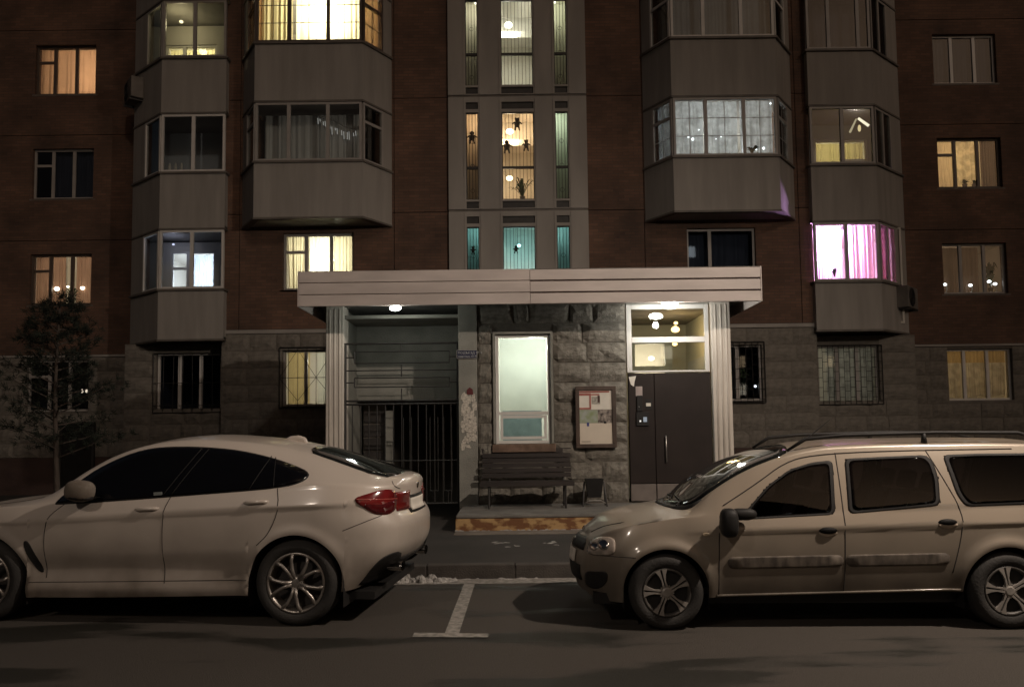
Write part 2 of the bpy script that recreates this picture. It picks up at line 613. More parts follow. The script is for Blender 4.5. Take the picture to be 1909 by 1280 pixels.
# ================================================================== the block across the yard, behind the photographer (seen as reflections)
ob = thing('apartment_block', 'dark apartment block with lit windows across the yard', 'building', (0, -42, 0))
MB().box(-40, 46, -10, 0, 0, 24).build('wall', pmat('far_wall', (.10, .085, .075), .9, var=.2, scale=.3), ob)
rnd = random.Random(4)
wm = MB().box(0, 1.0, 0, .06, 0, 1.1)
for i in range(34):
    xw, zw = 6 + 2.4 * rnd.randint(0, 16), 2.2 + 2.85 * rnd.randint(0, 6)
    wm.build('window', emat(('far_warm', 'far_cool', 'far_pale')[i % 3], ((1, .72, .42), (.85, .95, 1), (1, .88, .66))[i % 3], (3.0, 3.5, 4.0)[i % 3]), ob, loc=(xw, .005, zw))

# ================================================================== apartment building
S = {1: 2.34, 2: 5.20, 3: 8.10, 4: 11.00, 5: 13.90}                 # window sills by storey
J = [4.22, 7.10, 9.99, 12.88, 15.75]                             # joints between storeys
YW, YS, YB, YA, YG = 19.4, 21.2, 18.5, 19.2, 19.9         # wall, side wings, wide bays, corner bays, wall under corner bays
bld = thing('apartment_building', 'brick apartment block with beige bay windows and a glazed stair tower behind the porch', 'building', (0, 0, 0))

def X(px, Y, py=400):
    return at(px, py, Y)[0]

def room(x0, x1, y0, y1, z0, z1, mat=M_ROOM):
    mb = MB()
    mb.box(x0 - .05, x0, y0, y1, z0, z1)
    mb.box(x1, x1 + .05, y0, y1, z0, z1)
    mb.box(x0 - .05, x1 + .05, y1, y1 + .05, z0, z1)
    mb.box(x0 - .05, x1 + .05, y0, y1, z1, z1 + .05)
    mb.box(x0 - .05, x1 + .05, y0, y1, z0 - .05, z0)
    return mb.build('room', mat, bld)

def lamp(label, pos, col, power, size=0.12, strength=6.0, name='ceiling_lamp', shape=None, soft=0.1, cord=None):
    """a lamp: glowing shade, cord, and its own light"""
    t = thing(name, label, 'lamp', pos)
    mb = MB()
    if shape == 'bulkhead':
        mb.ball((0, 0, 0), size, size * .7, size * .5, 14, 9)
    else:
        mb.ball((0, 0, 0), size, size, size * .7, 12, 8)
    mb.build('lamp_shade', emat('glow_%s_%.1f' % ('_'.join('%.2f' % c for c in col), strength), col, strength), t, smooth=True)
    if cord:
        MB().tube([(0, 0, size * .6), (0, 0, cord)], 0.008, 6).build('cord', M_DARK, t)
    else:
        MB().lathe_y([(0.001, 0), (size * .5, 0), (size * .5, .03), (0.001, .03)], 0, 0, 12).build('mounting', M_GREYF, t, loc=(0, 0, size * .5))
    l = bpy.data.lights.new(name + '_light', 'POINT')
    l.energy = power
    l.color = col
    l.shadow_soft_size = soft
    lo = bpy.data.objects.new(name + '_light', l)
    COL.objects.link(lo)
    lo.parent = t
    lo.location = (0, -.02, -size * .9 - .04)
    return t

def window(p0, p1, z0, z1, cols, transom=None, mat=M_WHITE, glass=M_GLASS, f=0.055, d=0.07, parent=None, bars=None, sill=True):
    """frame in its own plane; cols = relative widths, transom = {column: height fraction}, bars = (per column u, v) fine glazing bars"""
    p0, p1 = Vector(p0), Vector(p1)
    w = (p1 - p0).length
    ang = math.atan2(p1.y - p0.y, p1.x - p0.x)
    h = z1 - z0
    mb = MB()
    mb.box(0, w, 0, d, 0, f).box(0, w, 0, d, h - f, h)
    mb.box(0, f, 0, d, f, h - f).box(w - f, w, 0, d, f, h - f)
    tot = sum(cols)
    inner = w - 2 * f - (len(cols) - 1) * f * 1.5
    panes = []
    x = f
    for i, c in enumerate(cols):
        cw = inner * c / tot
        if i < len(cols) - 1:
            mb.box(x + cw, x + cw + f * 1.5, 0.004, d - .004, f, h - f)
        zs = [(f, h - f)]
        if transom and i in transom:
            zt = h * transom[i]
            mb.box(x, x + cw, 0.006, d - .006, zt - f * .6, zt + f * .6)
            zs = [(f, zt - f * .6), (zt + f * .6, h - f)]
        for a, b in zs:
            panes.append((x, x + cw, a, b))
            if bars:
                for k in range(1, bars[0]):
                    u = x + cw * k / bars[0]
                    mb.box(u - .008, u + .008, d * .45, d * .6, a, b)
                nv = max(1, round(bars[1] * (b - a) / (h - 2 * f)))
                for k in range(1, nv):
                    v = a + (b - a) * k / nv
                    mb.box(x, x + cw, d * .45, d * .6, v - .008, v + .008)
        x += cw + f * 1.5
    o = mb.build('window', mat, parent or bld, loc=(p0.x, p0.y, z0), rz=ang)
    for a, b, c, e in panes:
        MB().box(a, b, d * .48, d * .52, c, e).build('pane', glass, o)
    if sill:
        MB().box(-.06, w + .06, -.10, .02, -.05, -.004).build('sill', M_LEDGE, o)
    return o

def curtain(label, p0, p1, z0, z1, mat, off=0.16, folds=9, amp=0.028, gather=0.0, seed=0, group=None, hem=0.0, name='curtain'):
    """hanging cloth with folds, just inside a window"""
    rnd = random.Random(seed)
    p0, p1 = Vector(p0), Vector(p1)
    w = (p1 - p0).length
    ang = math.atan2(p1.y - p0.y, p1.x - p0.x)
    nu, nv = max(24, folds * 8), 8
    ph = [rnd.uniform(-.8, .8) for _ in range(nu + 1)]
    for _ in range(3):
        ph = [(ph[max(i - 1, 0)] + ph[i] + ph[min(i + 1, nu)]) / 3 for i in range(nu + 1)]
    mb = MB()
    for j in range(nv + 1):
        v = j / nv
        for i in range(nu + 1):
            u = i / nu
            a = amp * (.75 - .3 * v)
            y = off + a * math.sin(2 * math.pi * folds * u + 9 * ph[i]) + a * .5 * math.sin(2 * math.pi * folds * .37 * u + seed)
            zz = z0 + (z1 - z0) * v
            if j == 0 and hem:
                zz += hem * (0.5 + 0.5 * math.sin(9 * u + seed))
            uu = u + gather * (1 - v) * (0.5 - u)
            mb.v.append((uu * w, y, zz - z0))
    for j in range(nv):
        for i in range(nu):
            a = j * (nu + 1) + i
            mb.f.append((a, a + 1, a + nu + 2, a + nu + 1))
    o = mb.build(name, mat, None, smooth=True, loc=(p0.x, p0.y, z0), rz=ang)
    return tag(o, label, 'curtain' if name == 'curtain' else name.replace('_', ' '), group)

def plant(label, pos, h=0.28, spread=0.16, n=9, seed=1, mat=None, pot=True):
    rnd = random.Random(seed)
    t = thing('potted_plant', label, 'plant', pos)
    if pot:
        mb = MB()
        prof = [(0.03, 0), (.05, 0), (.07, .1), (.055, .1)]
        k = 12
        for r, z in prof:
            for i in range(k):
                a = 2 * math.pi * i / k
                mb.v.append((r * math.cos(a), r * math.sin(a), z))
        for q in range(3):
            for i in range(k):
                i2 = (i + 1) % k
                mb.f.append((q * k + i, q * k + i2, (q + 1) * k + i2, (q + 1) * k + i))
        mb.f.append(tuple(range(k)))
        mb.build('pot', M_BROWNF, t)
    lv = MB()
    for i in range(n):
        a = rnd.uniform(0, 6.28)
        out = spread * rnd.uniform(.4, 1.1)
        top = .1 + h * rnd.uniform(.45, 1.0)
        wd = rnd.uniform(.012, .03)
        side = Vector((-math.sin(a), math.cos(a), 0)) * wd
        pts = [Vector((math.cos(a) * out * s_, math.sin(a) * out * s_, .08 + (top - .08) * math.sin(s_ * 2.2) / math.sin(1.57))) for s_ in (0, .35, .7, 1.0)]
        b = len(lv.v)
        for q, p in enumerate(pts):
            m_ = (0.5, 1, .9, .1)[q]
            lv.v += [tuple(p - side * m_), tuple(p + side * m_)]
        for q in range(3):
            lv.f.append((b + 2 * q, b + 2 * q + 1, b + 2 * q + 3, b + 2 * q + 2))
    lv.build('leaves', mat or pmat('house_plant', (0.035, 0.06, 0.025), 0.6, var=0.3), t)
    return t

WH = 1.38
# ---- walls of the wings: brick storeys over stone
side_l = (X(-80, YS), X(300, YS))
side_r = (X(1640, YS), X(2010, YS))
holesL, holesR = [], []
LX = (at(60, 330, YS)[0], at(174, 330, YS)[0])
RX = (at(1750, 330, YS)[0], at(1869, 330, YS)[0])
for n in (1, 2, 3, 4):
    holesL.append((LX[0], LX[1], S[n], S[n] + WH))
    holesR.append((RX[0], RX[1], S[n], S[n] + WH))
ZS = 3.84
JS = [ZS, 6.95, 9.85, 12.8, 15.75]
for (a, b), hs in ((side_l, holesL), (side_r, holesR)):
    for q in range(4):
        holed_wall('brick_panel', M_BRICK, bld, a, b, JS[q] + .008, JS[q + 1] - .008, YS, YS + .3, hs)
    w = holed_wall('stone_wall', M_MORTAR, bld, a, b, 1.12, ZS - .06, YS, YS + .3, hs)
    lay_stones(w, ST_FACADE, a, b, 1.12, ZS - .06, YS, .39, .62, hs[:1], seed=int(a * 10) % 97)
    MB().box(a, b, YS - .05, YS + .3, ZS - .055, ZS).build('string_course', M_PANEL2, bld)
    MB().box(a, b, YS - .06, YS + .3, -.2, 1.115).build('plinth', M_PLINTH, bld)

# ---- middle wall
x416, x447, x735, xT0 = X(416, YW), X(447, YW), X(735, YW), X(837, YW)
xT1, x1203, x1487, x1513 = X(1096, YW), X(1201, YW), X(1489, YW), X(1514, YW)
B2 = (at(527, 500, YW)[0], at(659, 500, YW)[0])
B1 = (at(526, 700, YW)[0], at(655, 700, YW)[0])
C2 = (at(1281, 460, YW)[0], at(1409, 460, YW)[0])
C1 = (at(1290, 690, YW)[0], at(1421, 690, YW)[0])
mid_holes = [(*B2, S[2], S[2] + WH + .03), (*C2, S[2], S[2] + WH + .03), (*B1, S[1], S[1] + WH), (*C1, S[1], S[1] + WH)]
segs = [(x416, x447), (x447, x735), (x735, xT0), (xT1, x1203), (x1203, x1487), (x1487, x1513)]
for a, b in segs:
    wide = b - a > 2.5
    for q in range(4):
        hs = [h for h in mid_holes if h[0] < b and h[1] > a]
        if wide and q > 0:
            for u, v in ((a + .008, a + .5), (b - .5, b - .008)):
                holed_wall('brick_panel', M_BRICK, bld, u, v, J[q] + .008, J[q + 1] - .008, YW, YW + .3)
        elif False:
            holed_wall('brick_panel', M_BRICK, bld, a + .008, b - .008, J[q] + .008, J[q + 1] - .008, YW, YW + .3, hs)
        else:
            holed_wall('brick_panel', M_BRICK, bld, a + .008, b - .008, J[q] + .008, J[q + 1] - .008, YW, YW + .3, hs)
for a, b in ((x416, x735), (x1203, x1513)):
    hs = [h for h in mid_holes if h[0] < b and h[1] > a]
    w = holed_wall('stone_wall', M_MORTAR, bld, a, b, 1.2, J[0] - .10, YW, YW + .3, hs)
    lay_stones(w, ST_FACADE, a, b, 1.2, J[0] - .10, YW, .39, .60, [h for h in hs if h[2] < 3], seed=31)
    MB().box(a, b, YW - .05, YW + .3, J[0] - .095, J[0] - .004).build('string_course', M_PANEL2, bld)
    MB().box(a, b, YW - .06, YW + .3, -.2, 1.195).build('plinth', M_PLINTH, bld)
MB().box(x735, x1203, YW, YW + .3, -.2, J[0] - .004).build('stone_wall', M_MORTAR, bld)

# ---- the lit and dark windows of the wings
WIN = {}
def wing_window(key, xs, n, Y, cols, transom, mat=M_WHITE, glass=M_GLASS, lit=False, rmat=None, h=WH):
    a, b = xs
    WIN[key] = window((a, Y + .10), (b, Y + .10), S[n], S[n] + h, cols, transom, mat, glass)
    room(a - .9, b + .9, Y + .31, Y + 3.2, S[n] - .85, S[n] + 1.68, rmat or (M_ROOM if lit else M_ROOMD))

T3 = {0: .68}
wing_window('L4', LX, 4, YS, (.9, 1.15, 1.1), T3, M_BROWNF, lit=True)
wing_window('L3', LX, 3, YS, (.9, 1.05, 1.05), T3, M_GREYF, M_GLASSD)
wing_window('L2', LX, 2, YS, (.9, 1.1, 1.05), T3, M_BROWNF, lit=True)
wing_window('L1', LX, 1, YS, (1, 1, 1), T3, M_GREYF, M_GLASSD)
wing_window('R4', RX, 4, YS, (1, 1.2, 1), None, M_WHITE, M_GLASSD)
wing_window('R3', RX, 3, YS, (.9, 1.15, 1.05), T3, M_BROWNF, lit=True)
wing_window('R2', RX, 2, YS, (.95, 1.2, 1.0), None, M_GREYF, lit=True)
wing_window('R1', RX, 1, YS, (.85, 1.15, 1.1), None, M_WHITE, lit=True)
lx, rx = sum(LX) / 2, sum(RX) / 2
def pt(xs, u, Y=YS):
    return (xs[0] + (xs[1] - xs[0]) * u, Y + .1)
curtain('peach sheer curtain behind the brightest far left window, fourth storey', pt(LX, .02), pt(LX, .98), S[4] + .03, S[4] + WH - .03, clothmat('cloth_peach', (.75, .58, .45), .65), folds=7, seed=3)
lamp('warm ceiling lamp of the fourth-storey room at far left, behind the peach curtain', (lx + .75, YS + 1.3, S[4] + .85), (1, .62, .36), 62, .11, 5)
curtain('dim rust-coloured curtain on the left of the far left second-storey window', pt(LX, .02), pt(LX, .50), S[2] + .03, S[2] + WH - .03, clothmat('cloth_rust', (.58, .38, .28), .55), folds=7, seed=5)
curtain('dim rust-coloured curtain on the right of the far left second-storey window', pt(LX, .68), pt(LX, .98), S[2] + .03, S[2] + WH - .03, clothmat('cloth_rust', (.58, .38, .28), .55), folds=5, seed=6)
curtain('thin pale curtain strip hanging in the gap of the far left second-storey window', pt(LX, .50), pt(LX, .68), S[2] + .03, S[2] + WH - .03, clothmat('cloth_pale', (.72, .68, .58), .6), off=.24, folds=4, seed=8)
lamp('ceiling lamp of the room behind the rust-coloured curtains', (lx + .15, YS + 1.9, S[2] + 1.25), (1, .80, .60), 48, .10, 4)
for q, (u, v, sz) in enumerate(((.38, .34, .075), (.56, .38, .035), (.80, .35, .06), (.27, .39, .025))):
    p = pt(LX, u)  # chandelier reflections in the pane, set as small glowing balls
    nm = ('largest chandelier reflection, set as a glowing ball in the far left second-storey window', 'small middle chandelier reflection, set as a glowing ball in the far left second-storey window',
          'right-hand chandelier reflection, set as a glowing ball in the far left second-storey window', 'smallest left-hand chandelier reflection, set as a glowing ball in the far left second-storey window')[q]
    o = MB().ball((0, 0, 0), sz, sz * .7, sz * .7).build('chandelier_glint', emat('glint_warm', (1, .86, .66), 7), None, smooth=True, loc=(p[0], p[1] + .10, S[2] + WH * v))
    tag(o, nm, 'light bulb', 'chandelier reflections in the far left window')
plant('dark leafy plant on the sill of the far left second-storey window', (pt(LX, .62)[0], YS + .22, S[2] + .05), .34, .3, 16, 4)
for q, u in enumerate((.80, .87)):
    p = pt(LX, u)
    o = MB().ball((0, 0, 0), .03, .03, .055).build('night_light', emat('glint_warm2', (1, .8, .55), 3), None, smooth=True, loc=(p[0], p[1] + .2, S[1] + .55))
    tag(o, ('yellowish tiny light in the dark ground-floor window behind the pine, left of two', 'whitish tiny light in the dark ground-floor window behind the pine, right of two')[q], 'light bulb')
curtain('cream net curtain in the bright third-storey window at far right, left half', pt(RX, .02), pt(RX, .30), S[3] + .03, S[3] + WH - .03, clothmat('cloth_cream', (.72, .60, .44), .6), folds=6, seed=11)
curtain('patterned cream curtain filling the middle of the far right third-storey window', pt(RX, .33), pt(RX, .74), S[3] + .03, S[3] + WH - .03, clothmat('cloth_creamp', (.74, .64, .46), .6, .25), folds=5, seed=12)
curtain('dark brown drape at the right edge of the far right third-storey window', pt(RX, .74), pt(RX, .985), S[3] + .03, S[3] + WH - .03, clothmat('cloth_brown', (.20, .14, .11), .25), off=.12, folds=5, seed=13)
lamp('ceiling lamp of the third-storey room at far right, behind cream curtains', (rx, YS + 1.5, S[3] + 1.1), (1, .70, .38), 62, .11, 5)
plant('low flower pot on the sill of the far right third-storey window', (pt(RX, .47)[0], YS + .2, S[3] + .05), .12, .16, 14, 5)
plant('second low flower pot on the sill of the far right third-storey window', (pt(RX, .62)[0], YS + .2, S[3] + .05), .1, .14, 14, 6)
curtain('dim brown curtain across the far right second-storey window', pt(RX, .02), pt(RX, .70), S[2] + .1, S[2] + WH - .03, clothmat('cloth_dim', (.34, .24, .18), .4), off=.35, folds=10, seed=15)
lamp('weak ceiling lamp of the second-storey room at far right', (rx, YS + 2.2, S[2] + 1.2), (1, .66, .42), 7, .05, 2)
for q, (u, v) in enumerate(((.10, .22), (.50, .20), (.80, .27), (.89, .22))):
    p = pt(RX, u)
    t = thing('table_lamp', ('leftmost of the small silver lamps on the far right second-storey sill', 'middle small silver lamp on the far right second-storey sill',
              'third small silver lamp from the left on the far right second-storey sill', 'rightmost of the small silver lamps on the far right second-storey sill')[q], 'lamp', (p[0], p[1] + .17, S[2] + .05), group='small lamps on the far right sill')
    MB().ball((0, 0, WH * v - .05), .05, .05, .035).build('bulb', emat('bulb_cool', (.95, .97, 1), 5), t, smooth=True)
    MB().tube([(.0, 0, 0), (.05, 0, .1), (.04, 0, WH * v - .06)], .012).build('stem', M_STEEL, t)
    MB().ball((.02, 0, .02), .06, .05, .02).build('foot', M_STEEL, t, smooth=True)
plant('large dark plant in the right pane of the far right second-storey window', (pt(RX, .83)[0], YS + .3, S[2] + .1), .75, .26, 34, 9)
curtain('ochre pelmet curtain across the top of the far right ground-floor window', pt(RX, .02), pt(RX, .98), S[1] + 1.02, S[1] + WH - .03, clothmat('cloth_ochre', (.55, .40, .20), .5), folds=10, seed=16)
curtain('white half curtain at the left of the far right ground-floor window', pt(RX, .02), pt(RX, .27), S[1] + .06, S[1] + 1.02, clothmat('cloth_offw', (.6, .54, .45), .55, .2), folds=4, seed=17, hem=.05)
curtain('wide white half curtain filling the middle and right of the far right ground-floor window', pt(RX, .30), pt(RX, .97), S[1] + .08, S[1] + 1.02, clothmat('cloth_offw', (.6, .54, .45), .55, .2), folds=9, seed=18, gather=.06, hem=.06)
lamp('dim yellow ceiling lamp of the ground-floor room at far right', (rx - .2, YS + 1.9, S[1] + 1.35), (1, .72, .40), 24, .09, 3)

# ---- second storey and ground-floor windows of the middle wall
wing_window('B2', B2, 2, YW, (1, 1.2, 1.05), T3, M_GREYF, lit=True, h=WH + .03)
curtain('cream net curtain in the left casement of the lit window above the porch roof', pt(B2, .02, YW), pt(B2, .33, YW), S[2] + .03, S[2] + WH, clothmat('cloth_cream2', (.72, .66, .50), .6), folds=5, seed=21, gather=.25)
curtain('brightly lit white curtain in the middle of the window above the porch roof', pt(B2, .34, YW), pt(B2, .69, YW), S[2] + .03, S[2] + WH, clothmat('cloth_white2', (.82, .80, .68), .7), folds=4, seed=22)
curtain('ivory net curtain in the right casement of the window above the porch roof', pt(B2, .70, YW), pt(B2, .98, YW), S[2] + .03, S[2] + WH, clothmat('cloth_cream2', (.72, .66, .50), .6), folds=4, seed=23)
lamp('bright ceiling lamp of the room above the left end of the porch roof', (B2[0] + .95, YW + 1.0, S[2] + .95), (1, .92, .70), 130, .10, 6)
wing_window('C2', C2, 2, YW, (.5, 1.05), None, M_GREYF, M_GLASSD, h=WH + .03)
wing_window('B1', B1, 1, YW, (.9, 1, .9), None, M_GREYF, lit=True)
curtain('yellow curtain behind the left half of the diamond-barred ground-floor window', pt(B1, .04, YW), pt(B1, .36, YW), S[1] + .03, S[1] + WH - .03, clothmat('cloth_yellow', (.62, .50, .26), .5), folds=4, seed=24, amp=.012)
curtain('white curtain behind the middle of the diamond-barred ground-floor window', pt(B1, .46, YW), pt(B1, .72, YW), S[1] + .03, S[1] + WH - .03, clothmat('cloth_white3', (.72, .72, .66), .55), folds=4, seed=25, gather=.15)
lamp('ceiling lamp of the room behind the diamond-barred window left of the porch', (B1[0] + .8, YW + 1.7, S[1] + 1.3), (1, .90, .72), 62, .09, 4)
wing_window('C1', C1, 1, YW, (1, 1, 1), None, M_GREYF, M_GLASSD)
plant('dark bushy plant behind the barred window right of the porch', (pt(C1, .75, YW)[0], YW + .25, S[1] + .25), .55, .3, 40, 12)
o = tag(MB().ball((0, 0, 0), .035, .03, .03).build('night_light', emat('bulb_cool', (.95, .97, 1), 5), None, smooth=True, loc=(pt(C1, .93, YW)[0], YW + .2, S[1] + .36)), 'small white light inside the barred window right of the porch', 'light bulb')

def grille(key, xs, Y, style, over=.05):
    o = WIN[key]
    w = xs[1] - xs[0]
    a, b, c, d = -over, w + over, -over, WH + over
    y = -.16
    mb = MB()
    for p, q in (((a, c), (b, c)), ((b, c), (b, d)), ((b, d), (a, d)), ((a, d), (a, c))):
        mb.tube([(p[0], y, p[1]), (q[0], y, q[1])], .014, 4)
    if style == 'diamond':
        k = 8
        for i in range(1, k):
            u = a + (b - a) * i / k
            mb.tube([(u, y, c), (u, y, d)], .007, 4)
        for i in range(0, k, 2):
            u0, u1, u2 = (a + (b - a) * (i + t) / k for t in (0, 1, 2))
            m = (c + d) / 2
            for z0_, z1_ in ((m, d - .05), (m, c + .18)):
                mb.tube([(u0, y - .008, z0_ if i % 4 == 0 else z1_), (u2, y - .008, z1_ if i % 4 == 0 else z0_)], .006, 4)
        mb.tube([(a, y - .01, (c + d) / 2), (b, y - .01, (c + d) / 2)], .008, 4)
    elif style == 'grid':
        k = 12
        for i in range(1, k):
            u = a + (b - a) * i / k
            mb.tube([(u, y, c), (u, y, d)], .008, 4)
        for i in range(k):
            u0, u1 = a + (b - a) * i / k, a + (b - a) * (i + 1) / k
            for r in range(6):
                z = c + (d - c) * (r + (.35 if i % 2 else .75)) / 6
                mb.tube([(u0, y, z), (u1, y, z)], .007, 4)
    else:
        k = 7
        for i in range(1, k):
            u = a + (b - a) * i / k
            mb.tube([(u, y, c), (u + .02 * math.sin(i), y, d)], .007, 4)
        for z in (c + (d - c) * .12, c + (d - c) * .5):
            mb.tube([(a, y, z), (b, y, z)], .008, 4)
        for i in range(0, k):
            u0 = a + (b - a) * i / k
            u1 = a + (b - a) * (i + 1) / k
            mb.tube([(u0, y - .01, c + .05), ((u0 + u1) / 2, y - .01, c + .28), (u1, y - .01, c + .05)], .006, 4)
    for u in (a, b):
        for z in (c + .1, d - .1):
            mb.tube([(u, y, z), (u, .02, z)], .01, 4)
    mb.build('grille', M_DARK, o)

grille('B1', B1, YW, 'diamond')
grille('C1', C1, YW, 'grid')

# ---- bays
def path_wall(mb, pts, z0, z1, t, off=0.0):
    """upright band along a plan path, thickness t inward"""
    P = [Vector((p[0], p[1], 0)) for p in pts]
    out, inn = [], []
    for i, p in enumerate(P):
        dirs = []
        if i > 0:
            dirs.append((P[i] - P[i - 1]).normalized())
        if i < len(P) - 1:
            dirs.append((P[i + 1] - P[i]).normalized())
        nn = sum((Vector((-d.y, d.x, 0)) for d in dirs), Vector()).normalized()
        k = 1 / max(.5, nn.dot(Vector((-dirs[0].y, dirs[0].x, 0))))
        out.append(p - nn * off * k)
        inn.append(p + nn * (t) * k)
    for i in range(len(P) - 1):
        mb.zprism([(out[i].x, out[i].y), (out[i + 1].x, out[i + 1].y), (inn[i + 1].x, inn[i + 1].y), (inn[i].x, inn[i].y)], z0, z1)

def bay(name, pts, floors, wh, bottom, top=12.95):
    z = bottom
    for n in floors:
        o = MB()
        path_wall(o, pts, z + .01, S[n] - .03, .12)
        pb = o.build('bay_parapet', M_PANEL, bld, fix=False)
        l = MB()
        path_wall(l, pts, S[n] - .03, S[n] + .02, .14, .05)
        l.build('ledge', M_LEDGE, pb)
        l = MB()
        path_wall(l, pts, z - .035, z + .01, .14, .02)
        l.build('floor_edge', M_LEDGE, pb)
        fl = [(p[0], p[1] + .02) for p in pts]
        fl = fl + [(pts[-1][0], YW + 1.6), (pts[0][0], YW + 1.6)]
        MB().zprism(fl, z + .012, z + .06).build('floor_slab', M_PANEL2, pb)
        z = S[n] + wh + .06
    return z

pB = [(at(452, 420, YW)[0], YW - .02), (at(472, 420, YB)[0], YB), (at(676, 420, YB)[0], YB), (at(731, 420, YW)[0], YW - .02)]
pC = [(at(1203, 410, YW)[0], YW - .02), (at(1258, 410, YB)[0], YB), (at(1457, 410, YB)[0], YB), (at(1482, 410, YW)[0], YW - .02)]
pA = [(at(242, 640, 20.15)[0], 20.15), (at(293, 640, YA)[0], YA), (at(416, 640, YA)[0], YA), (at(416, 640, YA)[0], YW + .1)]
pD = [(at(1523, 615, YA)[0], YW + .1), (at(1523, 615, YA)[0], YA), (at(1647, 615, YA)[0], YA), (at(1695, 615, 20.15)[0], 20.15)]
WB = 1.42
bay('B', pB, (3, 4, 5), WB, 6.76)
bay('C', pC, (3, 4, 5), WB, 6.80)
bay('A', pA, (2, 3, 4, 5), WB + .03, 3.98)
bay('D', pD, (2, 3, 4, 5), WB + .03, 4.02)
# blank panel on the bay's blind edge and above the top windows
def lerp2(p, q, t):
    return (p[0] + (q[0] - p[0]) * t, p[1] + (q[1] - p[1]) * t)

def seg_window(p, q, t0, t1, n, h, cols, transom=None, mat=M_WHITE, glass=M_GLASS, bars=None, inset=.02):
    a, b = lerp2(p, q, t0), lerp2(p, q, t1)
    return window(a, b, S[n] + .022, S[n] + h + .02, cols, transom, mat, glass, parent=bld, bars=bars, sill=False)

def blind_piece(p, q, t0, t1, n, h):
    a, b = lerp2(p, q, t0), lerp2(p, q, t1)
    mb = MB()
    path_wall(mb, [a, b], S[n] + .022, S[n] + h + .02, .12)
    mb.build('bay_side_panel', M_PANEL, bld)

LT = {0: .68}
for pts, col in ((pB, 'B'), (pC, 'C')):
    for n in (3, 4):
        lit = (col, n) in (('B', 4), ('C', 3))
        bars = (2, 3) if lit else None
        gl = M_GLASS
        fm = M_BROWNF if lit and col == 'B' else (M_GREYF if (col, n) != ('C', 4) else M_WHITE)
        seg_window(pts[1], pts[2], .01, .99, n, WB, (1, 1.22, 1.02), None, fm, gl, bars)
        seg_window(pts[0], pts[1], .30, .97, n, WB, (1,), LT, fm, gl, bars)
        seg_window(pts[2], pts[3], .03, .70, n, WB, (1,), LT, fm, gl, bars)
        blind_piece(pts[0], pts[1], .0, .30, n, WB)
        blind_piece(pts[2], pts[3], .70, 1.0, n, WB)
        room(pts[0][0] + .45, pts[3][0] - .45, YW + .31, YW + 3.4, S[n] - .9, S[n] + 1.5, M_ROOM if lit else M_ROOMD)
for pts, col in ((pA, 'A'), (pD, 'D')):
    for n in (2, 3, 4):
        gl = M_GLASS if (col, n) in (('A', 2), ('A', 3), ('A', 4), ('D', 2), ('D', 3)) else M_GLASSD
        fm = M_GREYF if col == 'D' or n == 4 else M_WHITE
        f0, f1 = (1, 2)
        cols = (1, 1) if n != 4 or col == 'A' else (.55, .8, .25)
        seg_window(pts[f0], pts[f1], .01, .99, n, WB + .03, cols, None, fm, gl)
        if col == 'A':
            seg_window(pts[0], pts[1], .42, .97, n, WB + .03, (1,), None, fm, gl)
            blind_piece(pts[0], pts[1], 0, .42, n, WB + .03)
        else:
            seg_window(pts[2], pts[3], .03, .62, n, WB + .03, (1, 1), None, fm, gl)
            blind_piece(pts[2], pts[3], .62, 1, n, WB + .03)
# wall of the building at the corner bays, behind the loggias and under them
for col, pts, xa, xb, hx in (('A', pA, pA[0][0], pA[2][0], (at(291, 715, YG)[0], at(412, 715, YG)[0])), ('D', pD, pD[1][0], pD[3][0], (at(1526, 700, YG)[0], at(1640, 700, YG)[0]))):
    hs = [(*hx, S[1] - .06, S[1] + WH)]
    w = holed_wall('stone_wall', M_MORTAR, bld, xa, xb, 1.15, 3.96, YG, YG + .3, hs)
    lay_stones(w, ST_FACADE, xa, xb, 1.15, 3.92, YG, .39, .62, hs, seed=44)
    MB().box(xa, xb, YG - .06, YG + .3, -.2, 1.145).build('plinth', M_PLINTH, bld)
    MB().box(xa - .01, xa + .2, YG + .3, YS + .1, -.2, 12.9).build('return_wall', M_BRICK, bld) if col == 'A' else MB().box(xb - .2, xb + .01, YG + .3, YS + .1, -.2, 12.9).build('return_wall', M_BRICK, bld)
    if col == 'A':
        WIN['A1'] = window((hx[0], YG + .1), (hx[1], YG + .1), S[1] - .06, S[1] + WH, (1, 1, 1), None, M_WHITE, M_GLASSD)
        room(hx[0] - .4, hx[1] + .4, YG + .31, YG + 2.8, S[1] - .9, S[1] + 1.6, M_ROOMD)
        grille('A1', hx, YG, 'arch')
    else:
        WIN['D1'] = window((hx[0], YG + .1), (hx[1], YG + .1), S[1] - .06, S[1] + WH, (1, 1, 1), None, M_GREYF, M_GLASS)
        room(hx[0] - .4, hx[1] + .4, YG + .31, YG + 2.8, S[1] - .9, S[1] + 1.6, M_ROOM)
        grille('D1', hx, YG, 'grid')
        D1X = hx
curtain('grey white vertical drape behind the grid-barred ground-floor window under the pink-lit bay', (D1X[0] + .3, YG + .1), (D1X[1] - .04, YG + .1), S[1], S[1] + WH - .05, clothmat('cloth_grey', (.5, .5, .48), .5, .2), folds=9, seed=26, amp=.04)
curtain('narrow pale drape at the left edge of the grid-barred window under the pink-lit bay', (D1X[0] + .03, YG + .1), (D1X[0] + .25, YG + .1), S[1], S[1] + WH - .05, clothmat('cloth_grey2', (.66, .64, .58), .6), folds=3, seed=27, off=.2)
lamp('weak ceiling lamp of the room behind the grid-barred window under the pink-lit bay', (D1X[0] + .5, YG + 1.6, S[1] + 1.25), (1, .92, .74), 13, .07, 2)

